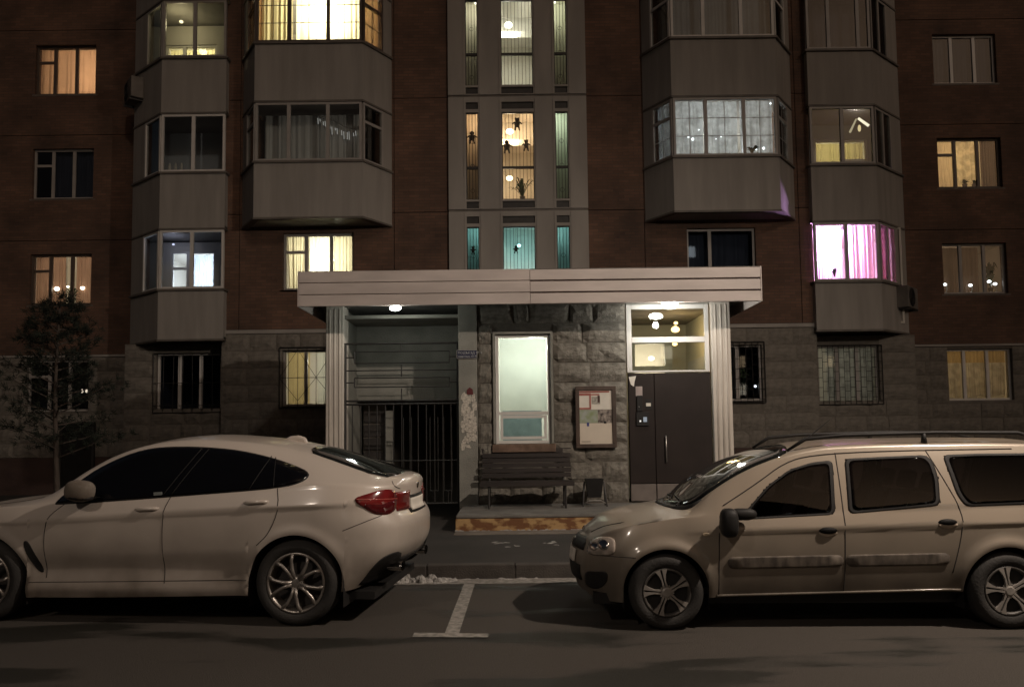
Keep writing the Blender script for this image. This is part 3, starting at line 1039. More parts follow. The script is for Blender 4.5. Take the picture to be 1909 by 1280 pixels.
# loggia interiors of the corner bays
def loggia(col, n, hole=None, mat=M_ROOM, depth=1.25, wall_y=None):
    pts = pA if col == 'A' else pD
    x0, x1 = pts[0][0] + (.0 if col == 'A' else .06), pts[3][0] - (.06 if col == 'A' else .0)
    z0, z1 = S[n] - .95, S[n] + 1.47
    y = YA + depth
    mb = MB()
    for r in holes_rects(x0, x1, z0, z1, [hole] if hole else []):
        mb.box(r[0], r[1], y, y + .15, r[2], r[3])
    mb.box(x0, x1, YA + .13, y - .002, z1 + .002, z1 + .04) if col == 'X' else None
    return mb.build('loggia_wall', mat, bld), y

loggia('A', 3, None, M_ROOMD)
a0, a1 = at(318, 500, YA + 1.25)[0], at(401, 500, YA + 1.25)[0]
z2 = at(360, 468, YA + 1.25)[1]
w_, y_ = loggia('A', 2, (a0, a1, S[2] - .35, z2))
window((a0, y_ + .03), (a1, y_ + .03), S[2] - .35, z2, (.55, 1), {0: .72}, M_WHITE, M_GLASS, sill=False)
room(a0 - .5, a1 + .5, y_ + .16, y_ + 2.6, S[2] - .9, S[2] + 1.3)
lamp('cool white ceiling lamp of the room behind the second-storey left loggia', (a1 - .4, y_ + 1.1, S[2] + .75), (.76, .83, 1), 110, .10, 6)
lamp('faint bluish lamp on the ceiling of the second-storey left loggia', ((a0 + a1) / 2 - .3, YA + .75, S[2] + 1.30), (.66, .70, 1), 2.2, .035, 1.2)
curtain('bluish white curtain in the inner window of the second-storey left loggia', (a0 + .5, y_ + .05), (a1 - .1, y_ + .05), S[2] - .3, z2 - .06, clothmat('cloth_blue', (.75, .8, .9), .7), folds=5, seed=30)
a0, a1 = at(309, 95, YA + 1.25)[0], at(404, 95, YA + 1.25)[0]
z4 = at(357, 84, YA + 1.25)[1]
w_, y_ = loggia('A', 4, (a0, a1, S[4] - .35, z4))
window((a0, y_ + .03), (a1, y_ + .03), S[4] - .35, z4, (.5, 1), None, M_WHITE, M_GLASS, sill=False)
room(a0 - .4, a1 + .3, y_ + .16, y_ + 2.6, S[4] - .9, S[4] + 1.4)
curtain('pale yellow curtain in the inner window of the fourth-storey left loggia', (a0 + .04, y_ + .05), (a1 - .05, y_ + .05), S[4] - .3, z4 - .04, clothmat('cloth_py', (.8, .72, .48), .65), folds=7, seed=33)
lamp('warm ceiling lamp of the room behind the fourth-storey left loggia', (a1 - .5, y_ + 1.1, S[4] + .7), (1, .88, .54), 80, .1, 5)
lamp('yellowish ceiling lamp of the fourth-storey left loggia', ((a0 + a1) / 2, YA + .6, S[4] + 1.25), (1, .84, .48), 9, .05, 2.0)
# toys on the sill of the dark left loggia
for q in range(3):
    xq, zq = at(318 + 11 * q, 316, YA + .25)
    o = MB().lathe_y([(.001, 0), (.035, 0), (.04, .05), (.03, .19), (.014, .25), (.001, .26)], 0, 0, 10).build('white_bottle', M_WHITE, None, smooth=True, loc=(xq, YA + .2, S[3] + .06))
    o.rotation_euler[0] = rad(90)
    tag(o, 'pale bottle on the sill inside the dark third-storey left loggia, one of three', 'bottle', 'bottles on the dark loggia sill')

loggia('D', 4, None, M_ROOMD)
d0, d1 = at(1518, 280, YA + 1.25)[0], at(1618, 280, YA + 1.25)[0]
z3 = at(1567, 260, YA + 1.25)[1]
w_, y_ = loggia('D', 3, (d0, d1, S[3] - .35, z3), M_ROOMD)
window((d0, y_ + .03), (d1, y_ + .03), S[3] - .35, z3, (1, .9), {1: .62}, M_WHITE, M_GLASS, sill=False)
room(d0 - .3, d1 + .4, y_ + .16, y_ + 2.6, S[3] - .9, S[3] + 1.4)
curtain('yellow curtain in the inner windows of the third-storey loggia above the pink bay', (d0 + .04, y_ + .05), (d1 - .05, y_ + .05), S[3] - .3, z3 - .04, clothmat('cloth_py2', (.75, .66, .36), .6), folds=9, seed=35)
lamp('warm ceiling lamp behind the yellow curtain of the loggia above the pink bay', (d0 + .4, y_ + 1.3, S[3] + .9), (1, .84, .5), 36, .1, 4)
t = thing('pendant_lamp', 'tent-shaped glass pendant lamp hanging in the loggia above the pink bay', 'lamp', (at(1600, 225, YA + .5)[0], YA + .5, S[3] + 1.0))
MB().tube([(-.22, 0, .0), (-.05, 0, .34)], [.03, .02], 8).build('glass_arm', emat('tent_dim', (1, .86, .55), .35), t)
MB().tube([(.0, 0, .36), (.26, 0, .16)], [.03, .035], 8).build('glass_arm', emat('tent_lit', (1, .90, .66), 1.1), t)
MB().ball((.02, 0, .1), .04, .04, .09).build('bulb', emat('tent_bulb', (1, .8, .42), .7), t, smooth=True)
# pink bay
d0, d1 = pD[1][0], pD[3][0]
room(d0 + .05, d1 - .3, YW + .45, YW + 2.6, S[2] - .9, S[2] + 1.44)
pk = clothmat('cloth_pink', (.86, .70, .84), .7)
curtain('glowing pink curtain in the left pane of the purple-lit bay', lerp2(pD[1], pD[2], .05), lerp2(pD[1], pD[2], .46), S[2] + .05, S[2] + WB, pk, folds=6, seed=41)
curtain('glowing pink curtain in the right front pane of the purple-lit bay', lerp2(pD[1], pD[2], .52), lerp2(pD[1], pD[2], .95), S[2] + .05, S[2] + WB, pk, folds=6, seed=42)
curtain('rosy curtain in the slanted side pane of the purple-lit bay', lerp2(pD[2], pD[3], .08), lerp2(pD[2], pD[3], .6), S[2] + .05, S[2] + WB, clothmat('cloth_rose', (.62, .30, .36), .6), folds=5, seed=43)
def grow_lamp(pos):
    t = lamp('violet tube lamp glowing behind the pink curtains', pos, (.80, .46, 1.0), 330, .09, 25, soft=.05, cord=.25, name='plant_lamp')
    return t
grow_lamp((d0 + .55, YA + .55, S[2] + 1.12))
lamp('rose-coloured lower lamp in the pink-lit bay', (d0 + 1.15, YA + 1.5, S[2] + .45), (1, .40, .42), 60, .07, 5)
plant('small plant on the sill between the panes of the pink-lit bay', (lerp2(pD[1], pD[2], .33)[0], YA + .13, S[2] + .06), .22, .1, 8, 14, pot=False)
# wide bays: curtains and lamps
cB = clothmat('cloth_ivory', (.80, .70, .44), .65)
curtain('bright yellow curtain in the left pane of the fourth-storey left bay', lerp2(pB[1], pB[2], .04), lerp2(pB[1], pB[2], .33), S[4] + .05, S[4] + WB, cB, folds=5, seed=51, off=.2)
curtain('glaring yellow-white curtain in the middle and right panes of the fourth-storey left bay', lerp2(pB[1], pB[2], .36), lerp2(pB[1], pB[2], .97), S[4] + .05, S[4] + WB, clothmat('cloth_ivory2', (.85, .80, .60), .7), folds=7, seed=52, off=.2)
curtain('orange curtain in the right slanted pane of the fourth-storey left bay', lerp2(pB[2], pB[3], .08), lerp2(pB[2], pB[3], .68), S[4] + .05, S[4] + WB, clothmat('cloth_orange', (.62, .36, .18), .5), folds=4, seed=53)
curtain('orange curtain in the left slanted pane of the fourth-storey left bay', lerp2(pB[0], pB[1], .32), lerp2(pB[0], pB[1], .94), S[4] + .05, S[4] + WB, clothmat('cloth_orange', (.62, .36, .18), .5), folds=4, seed=54)
lamp('dazzling ceiling lamp behind the yellow curtains of the fourth-storey left bay', (lerp2(pB[1], pB[2], .64)[0], YB + .75, S[4] + 1.0), (1, .90, .62), 210, .13, 25)
cC = clothmat('cloth_silver', (.60, .62, .62), .6, .22)
curtain('silvery grey curtain in the left pane of the third-storey right bay', lerp2(pC[1], pC[2], .03), lerp2(pC[1], pC[2], .31), S[3] + .05, S[3] + WB, cC, folds=4, seed=61, off=.2)
curtain('silvery grey curtain with a dark fold in the middle pane of the third-storey right bay', lerp2(pC[1], pC[2], .33), lerp2(pC[1], pC[2], .64), S[3] + .05, S[3] + WB, cC, folds=4, seed=62, off=.22, amp=.05)
curtain('silvery grey curtain in the right pane of the third-storey right bay', lerp2(pC[1], pC[2], .66), lerp2(pC[1], pC[2], .97), S[3] + .05, S[3] + WB, cC, folds=4, seed=63, off=.2)
curtain('silvery curtain drawn aside in the left slanted pane of the third-storey right bay', lerp2(pC[0], pC[1], .34), lerp2(pC[0], pC[1], .94), S[3] + .05, S[3] + WB, cC, folds=4, seed=64)
lamp('cold white ceiling lamp of the room behind the silvery grey curtains', (lerp2(pC[1], pC[2], .45)[0], YB + 2.2, S[3] + 1.1), (.93, .97, 1), 125, .1, 3)
for q, (u, v, sz) in enumerate(((.16, .37, .022), (.20, .33, .032), (.26, .49, .016), (.42, .33, .014), (.47, .37, .018), (.80, .14, .018), (.87, .16, .03), (.95, .93, .022), (.97, .06, .016))):
    p = lerp2(pC[1], pC[2], u)
    tag(MB().ball((0, 0, 0), sz, sz, sz).build('garland_bulb', emat('bulb_cool2', (.9, .96, 1), 2.6), None, smooth=True, loc=(p[0], YB + .12, S[3] + WB * v)),
        'tiny white garland light in front of the silvery grey curtains', 'light bulb', 'garland lights in the third-storey right bay')
plant('dark plants on the right-hand sill of the third-storey right bay', (lerp2(pC[1], pC[2], .76)[0], YB + .13, S[3] + .03), .14, .2, 26, 15, pot=False)
# dark left bay: unlit chandelier strings, crystal glints put in as faint glow
t = thing('crystal_chandelier', 'pale crystal strings of a chandelier in the dark third-storey left bay', 'chandelier', (at(628, 200, YB + .5)[0], YB + .5, S[3] + 1.3))
rnd = random.Random(3)
for i in range(22):
    u = i / 21
    xx = -.52 + 1.02 * u
    zz = -.02 - .42 * math.sin(u * 1.9) + .06 * rnd.random()
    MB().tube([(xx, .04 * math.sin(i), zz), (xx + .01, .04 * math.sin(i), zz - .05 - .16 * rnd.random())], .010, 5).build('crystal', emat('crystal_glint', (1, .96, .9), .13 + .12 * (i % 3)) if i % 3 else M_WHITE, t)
MB().tube([(-.54, 0, .04), (-.2, 0, -.05), (.2, 0, -.28), (.52, 0, -.36)], .012).build('frame_ring', M_STEEL, t)

# unlit windows: drawn net curtains seen dimly behind the glass
nt_ = clothmat('cloth_net', (.62, .62, .62), .3)
nt2 = clothmat('cloth_net2', (.34, .38, .44), .3)
curtain('grey net curtain in the dark third-storey window at far left', pt(LX, .30), pt(LX, .985), S[3] + .03, S[3] + WH - .03, nt2, folds=8, seed=71)
curtain('bluish net curtain in the dark fourth-storey window at far right', pt(RX, .02), pt(RX, .985), S[4] + .03, S[4] + WH - .03, nt2, folds=9, seed=72)
curtain('dim net curtain in the dark window above the right end of the porch roof', pt(C2, .02, YW), pt(C2, .98, YW), S[2] + .03, S[2] + WH, nt2, folds=9, seed=73, off=.3)
curtain('dim grey curtain behind the glass of the dark third-storey left bay', lerp2(pB[1], pB[2], .03), lerp2(pB[1], pB[2], .97), S[3] + .05, S[3] + WB - .05, nt_, folds=14, seed=74, off=.62)
curtain('dark bluish curtain in the unlit fourth-storey right bay', lerp2(pC[1], pC[2], .03), lerp2(pC[1], pC[2], .97), S[4] + .05, S[4] + WB - .05, nt2, folds=14, seed=75, off=.4)
curtain('grey curtain behind the unlit fourth-storey right corner bay', lerp2(pD[1], pD[2], .03), lerp2(pD[1], pD[2], .97), S[4] + .05, S[4] + WB, nt_, folds=8, seed=76, off=.5)

# ---- stair tower
YT = YW - .10
tx = [at(p, 300, YT)[0] for p in (836, 869, 892, 936, 996, 1036, 1060, 1095)]
slots = [(tx[1], tx[2]), (tx[3], tx[4]), (tx[5], tx[6])]
names_col = [((.62, .97, .95), (1, .66, .38), (1, .92, .72)), ((.96, 1, .97), (1, .74, .46), (1, .95, .80)), ((.62, .96, .93), (1, 1, .82), (1, .96, .76))]
wall_col = [((.40, .52, .50), (.62, .56, .48), (.6, .58, .5)), ((.58, .62, .58), (.64, .58, .5), (.6, .58, .52)), ((.5, .62, .60), (.58, .64, .55), (.6, .60, .5))]
for q in range(4):
    z0, z1 = J[q], J[q + 1]
    hs = []
    for s0, s1 in slots:
        hs += [(s0, s1, z0 + .27, z0 + 2.47), (s0, s1, z0 + .05, z0 + .22), (s0, s1, z0 + 2.55, z0 + 2.73)]
    holed_wall('stair_panel', M_PANEL2, bld, tx[0], tx[7], z0 + .03, z1 - .03, YT, YT + .12, hs)
    MB().box(tx[0] + .003, tx[7] - .003, YT + .03, YT + .12, z1 - .03, z1 + .03).build('joint_strip', M_LEDGE, bld)
    for i, (s0, s1) in enumerate(slots):
        for a, b in ((z0 + .05, z0 + .22), (z0 + 2.55, z0 + 2.73)):
            MB().box(s0, s1, YT + .05, YT + .11, a, b).build('vent_panel', M_DARK, bld)
        mb = MB()
        w = s1 - s0
        a, b = z0 + .27, z0 + 2.47
        f = .02
        y0, y1 = YT + .04, YT + .09
        mb.box(s0, s1, y0, y1, a, a + f).box(s0, s1, y0, y1, b - f, b).box(s0, s0 + f, y0, y1, a + f, b - f).box(s1 - f, s1, y0, y1, a + f, b - f)
        mb.box(s0 + f, s1 - f, y0, y1, a + .78, a + .84)
        wo_ = mb.build('stair_window', M_DARK, bld)
        for c, d in ((a + f, a + .78), (a + .84, b - f)):
            MB().box(s0 + f, s1 - f, YT + .06, YT + .066, c, d).build('pane', M_GLASS, wo_)
        gr = MB()
        k = 9 if i == 1 else 4
        for j in range(1, k):
            u = s0 + w * j / k
            gr.tube([(u, YT + .105, a), (u, YT + .105, b)], .0055 if i == 1 else .007, 4)
        if i != 1:
            for j in range(3):
                zc = a + .25 + j * .62
                gr.tube([(s0 + w * .5 + w * .16 * math.cos(t_), YT + .1, zc + w * .16 * math.sin(t_)) for t_ in [6.283 * m / 10 for m in range(10)]], .005, 4, closed=True)
        gr.build('grille', M_DARK, wo_)
        # ribs of the panel beside each slot
        for u in (s0 - .045, s1 + .045):
            MB().box(u - .012, u + .012, YT - .02, YT - .001, z0 + .04, z1 - .04).build('rib', M_PANEL2, bld)
    # each slot looks into its own lit landing
    for i, (s0, s1) in enumerate(slots if q < 3 else []):
        mat = pmat('landing_%d%d' % (i, q), wall_col[i][q], .9, var=.06, scale=2)
        mb = MB()
        e = .10
        yb = YT + (1.5 if i == 1 else .8)
        mb.box(s0 - e - .02, s0 - e, YT + .125, yb, z0 + .1, z1 - .1).box(s1 + e, s1 + e + .02, YT + .125, yb, z0 + .1, z1 - .1)
        mb.box(s0 - e, s1 + e, yb, yb + .03, z0 + .1, z1 - .1)
        mb.box(s0 - e, s1 + e, YT + .125, yb, z0 + .08, z0 + .1).box(s0 - e, s1 + e, YT + .125, yb, z1 - .1, z1 - .08)
        if i == 1 and q:
            mb.box(s0 - e, s1 + e, yb - .55, yb - .001, z0 + 1.96, z0 + 2.12)      # edge of the landing above
        mb.build('landing_wall', mat, bld)
fl_names = ('second', 'third', 'fourth')
for q in range(3):
    for i, (s0, s1) in enumerate(slots):
        side = ('left narrow', 'wide middle', 'right narrow')[i]
        c = names_col[i][q]
        if i == 1:
            zz = (J[q] + 1.15, J[q] + 2.30, J[q] + 2.25)[q]
            lamp('bright landing lamp in the %s slot of the stair tower, %s storey' % (side, fl_names[q]), (s0 + .2, YT + .85, zz), c, (38, 52, 40)[q], .10, 7 if q else 5, name='landing_lamp', soft=.08)
            zz2 = (J[q] + 2.2, J[q] + 1.02, J[q] + .45)[q]
            if q:
                lamp('lower landing lamp in the %s slot of the stair tower, %s storey' % (side, fl_names[q]), (s0 + .18, YT + .7, zz2), c, 9, .085, 6, name='landing_lamp', soft=.08)
            else:
                lamp('upper teal landing lamp in the %s slot of the stair tower, %s storey' % (side, fl_names[q]), (s0 + .4, YT + .9, zz2), (.45, .97, 1), 6, .05, 5, name='landing_lamp', soft=.08)
        else:
            lamp('landing lamp in the %s slot of the stair tower, %s storey' % (side, fl_names[q]), ((s0 + s1) / 2 + (.1 if i == 0 else -.1), YT + .42, J[q] + (2.62, 2.62, 2.62)[q]), c, (2.6, 7.0, 7.0)[q] * (1.0 if i == 0 else .9), .05, 2.5, name='landing_lamp', soft=.06)

M_TOY = pmat('dark_plush', (0.035, 0.026, 0.022), 0.95, var=.3, scale=20)
def toy(label, px, py, Y, s, kind):
    x, z = at(px, py, Y)
    t = thing('hanging_toy', label, 'toy', (x, Y, z))
    b = MB()
    b.ball((0, 0, -.02 * s), .075 * s, .06 * s, .09 * s)
    b.ball((0, -.01, .09 * s), .06 * s, .05 * s, .055 * s)
    if kind == 1:
        for sx in (-1, 1):
            b.ball((sx * .045 * s, -.01, .13 * s), .022 * s, .02 * s, .022 * s)
    b.build('body', M_TOY, t, smooth=True)
    for sx in (-1, 1):
        MB().tube([(sx * .04 * s, 0, -.08 * s), (sx * .06 * s, 0, -.19 * s)], [.028 * s, .02 * s], 6).build('leg', M_TOY, t)
        MB().tube([(sx * .06 * s, 0, .03 * s), (sx * .13 * s, 0, -.02 * s)], [.022 * s, .016 * s], 6).build('arm', M_TOY, t)
    MB().tube([(0, 0, .13 * s), (0, 0, .6)], .003, 4).build('string', M_TOY, t)
YQ = YT + .2
toy('dark plush toy hanging highest in the orange-lit middle stair slot', 964, 230, YQ, .95, 1)
toy('dark plush toy at the lower left of the orange-lit middle stair slot', 945, 272, YQ, 1.0, 0)
toy('dark plush toy at the lower right of the orange-lit middle stair slot', 981, 270, YQ, .85, 1)
toy('dark plush toy hanging in the narrow orange-lit stair slot', 880, 255, YQ, .95, 0)
toy('small dark toy hanging in the narrow teal-lit left stair slot', 882, 466, YQ, .6, 1)
toy('small dark round toy hanging in the teal-lit middle stair slot', 962, 464, YQ, .6, 0)
xq, zq = at(974, 372, YQ)
plant('long-leaved potted plant at the foot of the orange-lit middle stair slot', (xq, YQ, J[1] + .29), .46, .40, 26, 16)
xq, zq = at(975, 500, YQ)
plant('spiky potted plant in the teal-lit middle stair slot just above the porch roof', (xq, YQ, J[0] + .95), .36, .26, 24, 17)

# ---- air conditioners
def aircon(label, px, py, Y, rz):
    x, z = at(px, py, Y)
    t = thing('air_conditioner', label, 'air conditioner', (x, Y, z), rz)
    MB().box(-.40, .40, -.16, .14, -.27, .27).build('case', M_LEDGE, t, bevel=.015)
    mb = MB()
    for i in range(6):
        mb.lathe_y([(.05 + .033 * i, -.175), (.058 + .033 * i, -.175), (.058 + .033 * i, -.165), (.05 + .033 * i, -.165)], -.1, 0, 24, True)
    mb.build('fan_guard', M_DARK, t)
    MB().lathe_y([(.001, -.163), (.24, -.163)], -.1, 0, 24).build('fan_opening', M_BLACK, t)
    for s_ in (-.3, .3):
        MB().box(s_ - .02, s_ + .02, -.18, .32, -.32, -.275).build('bracket', M_DARK, t)
aircon('air conditioner box on the blind edge of the fourth-storey left corner bay', 250, 172, 20.0, rad(-52))
aircon('air conditioner box beside the slanted side of the pink-lit bay', 1690, 556, 19.95, rad(48))

# basement door in the left wing, behind the pine
xq0, xq1 = at(116, 830, YS - .1)[0], at(172, 830, YS - .1)[0]
bd = MB().box(xq0, xq1, YS - .10, YS - .075, .15, 2.0).build('basement_door', M_BLACK, bld)
MB().box(xq0 - .06, xq0, YS - .14, YS - .06, .15, 2.05).box(xq1, xq1 + .06, YS - .14, YS - .06, .15, 2.05).box(xq0, xq1, YS - .14, YS - .06, 2.0, 2.05).build('door_frame', M_DARK, bd)

# ================================================================== entrance porch
YP = 14.0
porch = thing('entrance_porch', 'entrance porch with striped flat roof, rough stone wall, gated niche and brown door', 'porch', (0, 0, 0))
def XP(px, py=750, Y=YP):
    return at(px, py, Y)[0]
def ZP(py, px=1000, Y=YP):
    return at(px, py, Y)[1]
FLOOR = 0.395
ZC = 3.93                                   # underside of the roof
cL0, cL1, gR, pR, wR, dR, cR1 = XP(607), XP(640), XP(855), XP(890), XP(1171), XP(1330), XP(1366)

# columns with flutes
def column(a, b, ribs):
    o = MB().box(a, b, YP, YP + .45, .14, ZC - .004).build('column', M_COLUMN, porch, bevel=.015)
    for i in range(ribs):
        u = a + (b - a) * (i + .8) / (ribs + .6)
        MB().tube([(u, YP + .015, .15), (u, YP + .015, ZC - .08), (u, YP + .025, ZC - .03)], [.026, .026, .012], 10).build('flute', M_COLUMN, o, smooth=True)
column(cL0, cL1, 3)
column(dR + .0, cR1, 3)
MB().box(gR, pR, YP + .0, YP + .4, .14, ZC - .004).build('pier', M_PLASTER, porch, bevel=.01)
# stone front
wx0, wx1, wz0, wz1 = XP(924, 720), XP(1027, 720), ZP(826), ZP(622)
dz1 = ZP(566, 1250)
win_hole = (wx0, wx1, wz0, wz1)
front = holed_wall('front_wall', M_MORTAR, porch, pR + .002, wR - .01, .14, ZC - .004, YP + .07, YP + .37, [win_hole])
nb = (XP(1066), XP(1156), ZP(842, 1110), ZP(712, 1110))
lay_stones(front, ST_PORCH, pR + .004, wR - .012, FLOOR + .02, ZC - .01, YP + .07, .345, .52, [(wx0 - .05, wx1 + .05, wz0 - .16, wz1 + .03), ], seed=5)
MB().box(wx0 - .07, wx1 + .07, YP - .02, YP + .06, wz0 - .15, wz0 - .01).build('window_ledge', pmat('ledge_clay', (.16, .105, .075), .9, var=.3, scale=7, bump=.5), front, bevel=.01)
MB().box(wx0 - .045, wx0 - .002, YP - .01, YP + .07, wz0, wz1 + .04).box(wx1 + .002, wx1 + .045, YP - .01, YP + .07, wz0, wz1 + .04).box(wx0 - .002, wx1 + .002, YP - .01, YP + .07, wz1 + .002, wz1 + .04).build('window_reveal', M_PLASTER, front)
pw = window((wx0 + .004, YP + .06), (wx1 - .004, YP + .06), wz0 + .004, wz1 - .004, (1,), {0: .275}, M_WHITE, M_GLASS, f=.05, d=.08, parent=porch, sill=False)
# inner sash of the lower light
sw = wx1 - wx0
mbs = MB()
hh = (wz1 - wz0) * .275 - .04
mbs.box(.07, .12, .01, .07, .07, hh).box(sw - .13, sw - .08, .01, .07, .07, hh).box(.12, sw - .13, .01, .07, .07, .12).box(.12, sw - .13, .01, .07, hh - .05, hh)
mbs.build('sash', M_WHITE, pw)
room(wx0 - .35, wx1 + .5, YP + .38, YP + 2.3, wz0 - .7, ZC - .1).parent = porch
zb = wz0 + (wz1 - wz0) * .30
bl = MB()
for i in range(46):
    z = zb + (wz1 - .07 - zb) * i / 46
    bl.poly([(wx0 + .07, YP + .165, z), (wx1 - .07, YP + .165, z), (wx1 - .07, YP + .185, z + .036), (wx0 + .07, YP + .185, z + .036)])
bo = bl.build('window_blind', clothmat('cloth_blind', (.74, .76, .70), .65), None)
tag(bo, 'pale slatted blind glowing in the tall window above the bench', 'blind')
lamp('cool fluorescent lamp in the concierge room behind the slatted blind', (wx0 + .75, YP + 1.25, ZC - .55), (.93, 1, .91), 135, .09, 5)
MB().box(wx0 + .1, wx0 + .85, YP + 1.3, YP + 1.34, wz0 - .1, wz0 + .9).build('cabinet_panel', pmat('teal_panel', (.20, .27, .29), .7), porch)

# niche behind the gate
ny = 15.2
MB().box(cL1, gR, YP + .1, ny + .1, 3.70, 3.76).build('niche_soffit', M_PLASTER, porch)
MB().box(cL1, gR, ny, ny + .1, 2.28, 3.70).build('niche_wall', M_PLASTER, porch)
MB().box(cL1 - .12, cL1, YP + .46, 17.5, .14, ZC - .05).build('niche_side', M_PLASTER, porch)
MB().box(gR, gR + .12, YP + .41, 17.5, .14, ZC - .05).build('niche_side', M_PLASTER, porch)
MB().box(cL1, gR, 17.5, 17.6, .14, 2.28).build('niche_back', M_MORTAR, porch)
MB().box(cL1, gR, ny + .1, 17.5, 2.28, 2.4).build('niche_ceiling', M_PLASTER, porch)
xq0, xq1 = at(708, 800, 15.5)[0], at(733, 800, 15.5)[0]
MB().box(xq1 - .14, xq1, 15.45, 15.6, .14, 2.1).build('niche_post', M_PLASTER, porch)
nwl = MB().box(cL1 + .05, xq1 - .15, 15.62, 15.75, .14, 2.2).build('niche_partition', M_MORTAR, porch)
bm_ = MB().box(0, 1, -.03, 0, 0, 1).mesh('wall_board', pmat('board_brown', (.035, .03, .027), .85, var=.3, scale=5))
for i in range(7):
    share('wall_board', bm_, nwl, (cL1 + .07, 15.62, .3 + i * .26), (xq1 - .19 - cL1, 1, .23))

# gate of bars
gt = thing('iron_gate', 'dark iron gate with rectangular scroll bars across the porch niche', 'gate', (cL1, YP + .08, 0))
gw = gR - cL1
gz0, gz1, gzm = FLOOR + .03, ZP(639, 750), ZP(746, 750)
mb = MB()
for a, b in (((.02, gz0), (.02, gz1)), ((gw - .02, gz0), (gw - .02, gz1))):
    mb.tube([(a[0], 0, a[1]), (b[0], 0, b[1])], .022, 4)
for z in (gz0, gz1, gzm, gzm - .06):
    mb.tube([(.0, 0, z), (gw, 0, z)], .018, 4)
mb.build('gate_frame', M_DARK, gt)
def bar(pts, r=.011):
    MB().tube([(x, 0.0, z) for x, z in pts], r, 4).build('gate_bar', M_DARK, gt)
up = gz1 - gzm
for f0, f1 in ((.63, .86), (.21, .40)):
    a, b, c, d = .18, gw - .16, gzm + up * f0 + .03, gzm + up * f1
    bar([(a, c), (b, c)]); bar([(b, c), (b, d)]); bar([(b, d), (a, d)]); bar([(a, d), (a, c)])
    bar([(.03, (c + d) / 2), (a, (c + d) / 2)]); bar([(b, (c + d) / 2), (gw - .03, (c + d) / 2)])
bar([(.03, gzm + up * .53), (gw - .03, gzm + up * .53)])
for z0_, z1_ in ((.0, .21), (.40, .63), (.86, 1.0)):
    bar([(gw * .5, gzm + up * z0_ + .02), (gw * .5, gzm + up * z1_)])
for i in range(1, 14):
    u = gw * i / 14
    bar([(u, gz0), (u, gzm - .06)], .010)
for u in (.32, .55, .78, .9):
    a, b = gw * u - .07, gw * u + .07
    bar([(a, gz0 + .22), (b, gz0 + .22)], .008); bar([(a, gz0 + .22), (a, gzm - .3)], .008); bar([(b, gz0 + .22), (b, gzm - .3)], .008)
    bar([((a + b) / 2, gz0), ((a + b) / 2, gz0 + .22)], .008)
bar([(.02, gz0 + .75), (gw - .02, gz0 + .75)], .010)

# door and transom
dw = dR - wR
dzb, dzt = FLOOR + .02, ZP(694, 1250)
dr = MB().box(wR + .02, dR - .015, YP + .12, YP + .15, dzb, dzt).build('door', M_BLACK, porch)
xs = XP(1223, 800)
leafs = [(wR + .025, xs - .004), (xs + .004, dR - .02)]
for a, b in leafs:
    lf = MB().box(a, b, YP + .075, YP + .118, dzb + .31, dzt - .01).build('door_leaf', M_DOOR, dr, bevel=.006)
    MB().box(a + .005, b - .005, YP + .06, YP + .112, dzb + .01, dzb + .30).build('kick_plate', M_DOORK, dr, bevel=.004)
hx, hz0, hz1 = XP(1243, 840), ZP(862, 1243), ZP(812, 1243)
MB().tube([(hx, YP + .08, hz0), (hx, YP + .03, hz0 + .02), (hx, YP + .03, hz1 - .02), (hx, YP + .08, hz1)], .013, 8).build('door_handle', M_STEEL, dr, smooth=True)
def on_door(name, px0, px1, py0, py1, mat, d=.02):
    x0, z1 = at(px0, py0, YP + .06)
    x1, z0 = at(px1, py1, YP + .06)
    return MB().box(x0, x1, YP + .0745 - d, YP + .0745, z0, z1).build(name, mat, dr, bevel=.003)
ic = on_door('intercom', 1187, 1198, 737, 766, M_BLACK, .03)
MB().ball((0, 0, 0), .012, .012, .012).build('intercom_lens', M_STEEL, ic, loc=(XP(1192, 752), YP + .045, ZP(758, 1192)))
on_door('reader_plate', 1186, 1210, 768, 793, M_BLACK, .03)
rp_ = on_door('keypad_light', 1199, 1206, 777, 786, emat('keypad_lit', (.75, .82, .9), .35), .034)
rp_ = on_door('indicator_light', 1192, 1195, 783, 786, emat('indicator_lit', (1, .95, .85), 1.0), .034)
st = on_door('warning_sticker', 1203, 1216, 743, 763, M_BLACK, .004)
x_, z_ = at(1209, 754, YP + .06)
MB().box(x_ - .042, x_ + .042, YP + .0665, YP + .0695, z_ - .028, z_ + .03).build('sticker_picture', M_PAPER, st)
on_door('paper_notice', 1185, 1198, 720, 738, pmat('pinkish_paper', (.36, .30, .28), .9), .004)
mb = MB().poly([at(1172, 702, YP + .07) for _ in ()] or [(XP(1173, 703), YP + .070, ZP(702, 1173)), (XP(1187, 703), YP + .070, ZP(700, 1187)), (XP(1184, 712), YP + .070, ZP(711, 1184)), (XP(1183, 720), YP + .070, ZP(720, 1183)), (XP(1177, 718), YP + .070, ZP(716, 1177))])
mb.f[0] = tuple(reversed(mb.f[0])); mb.build('paper_notice', M_PAPER, dr)
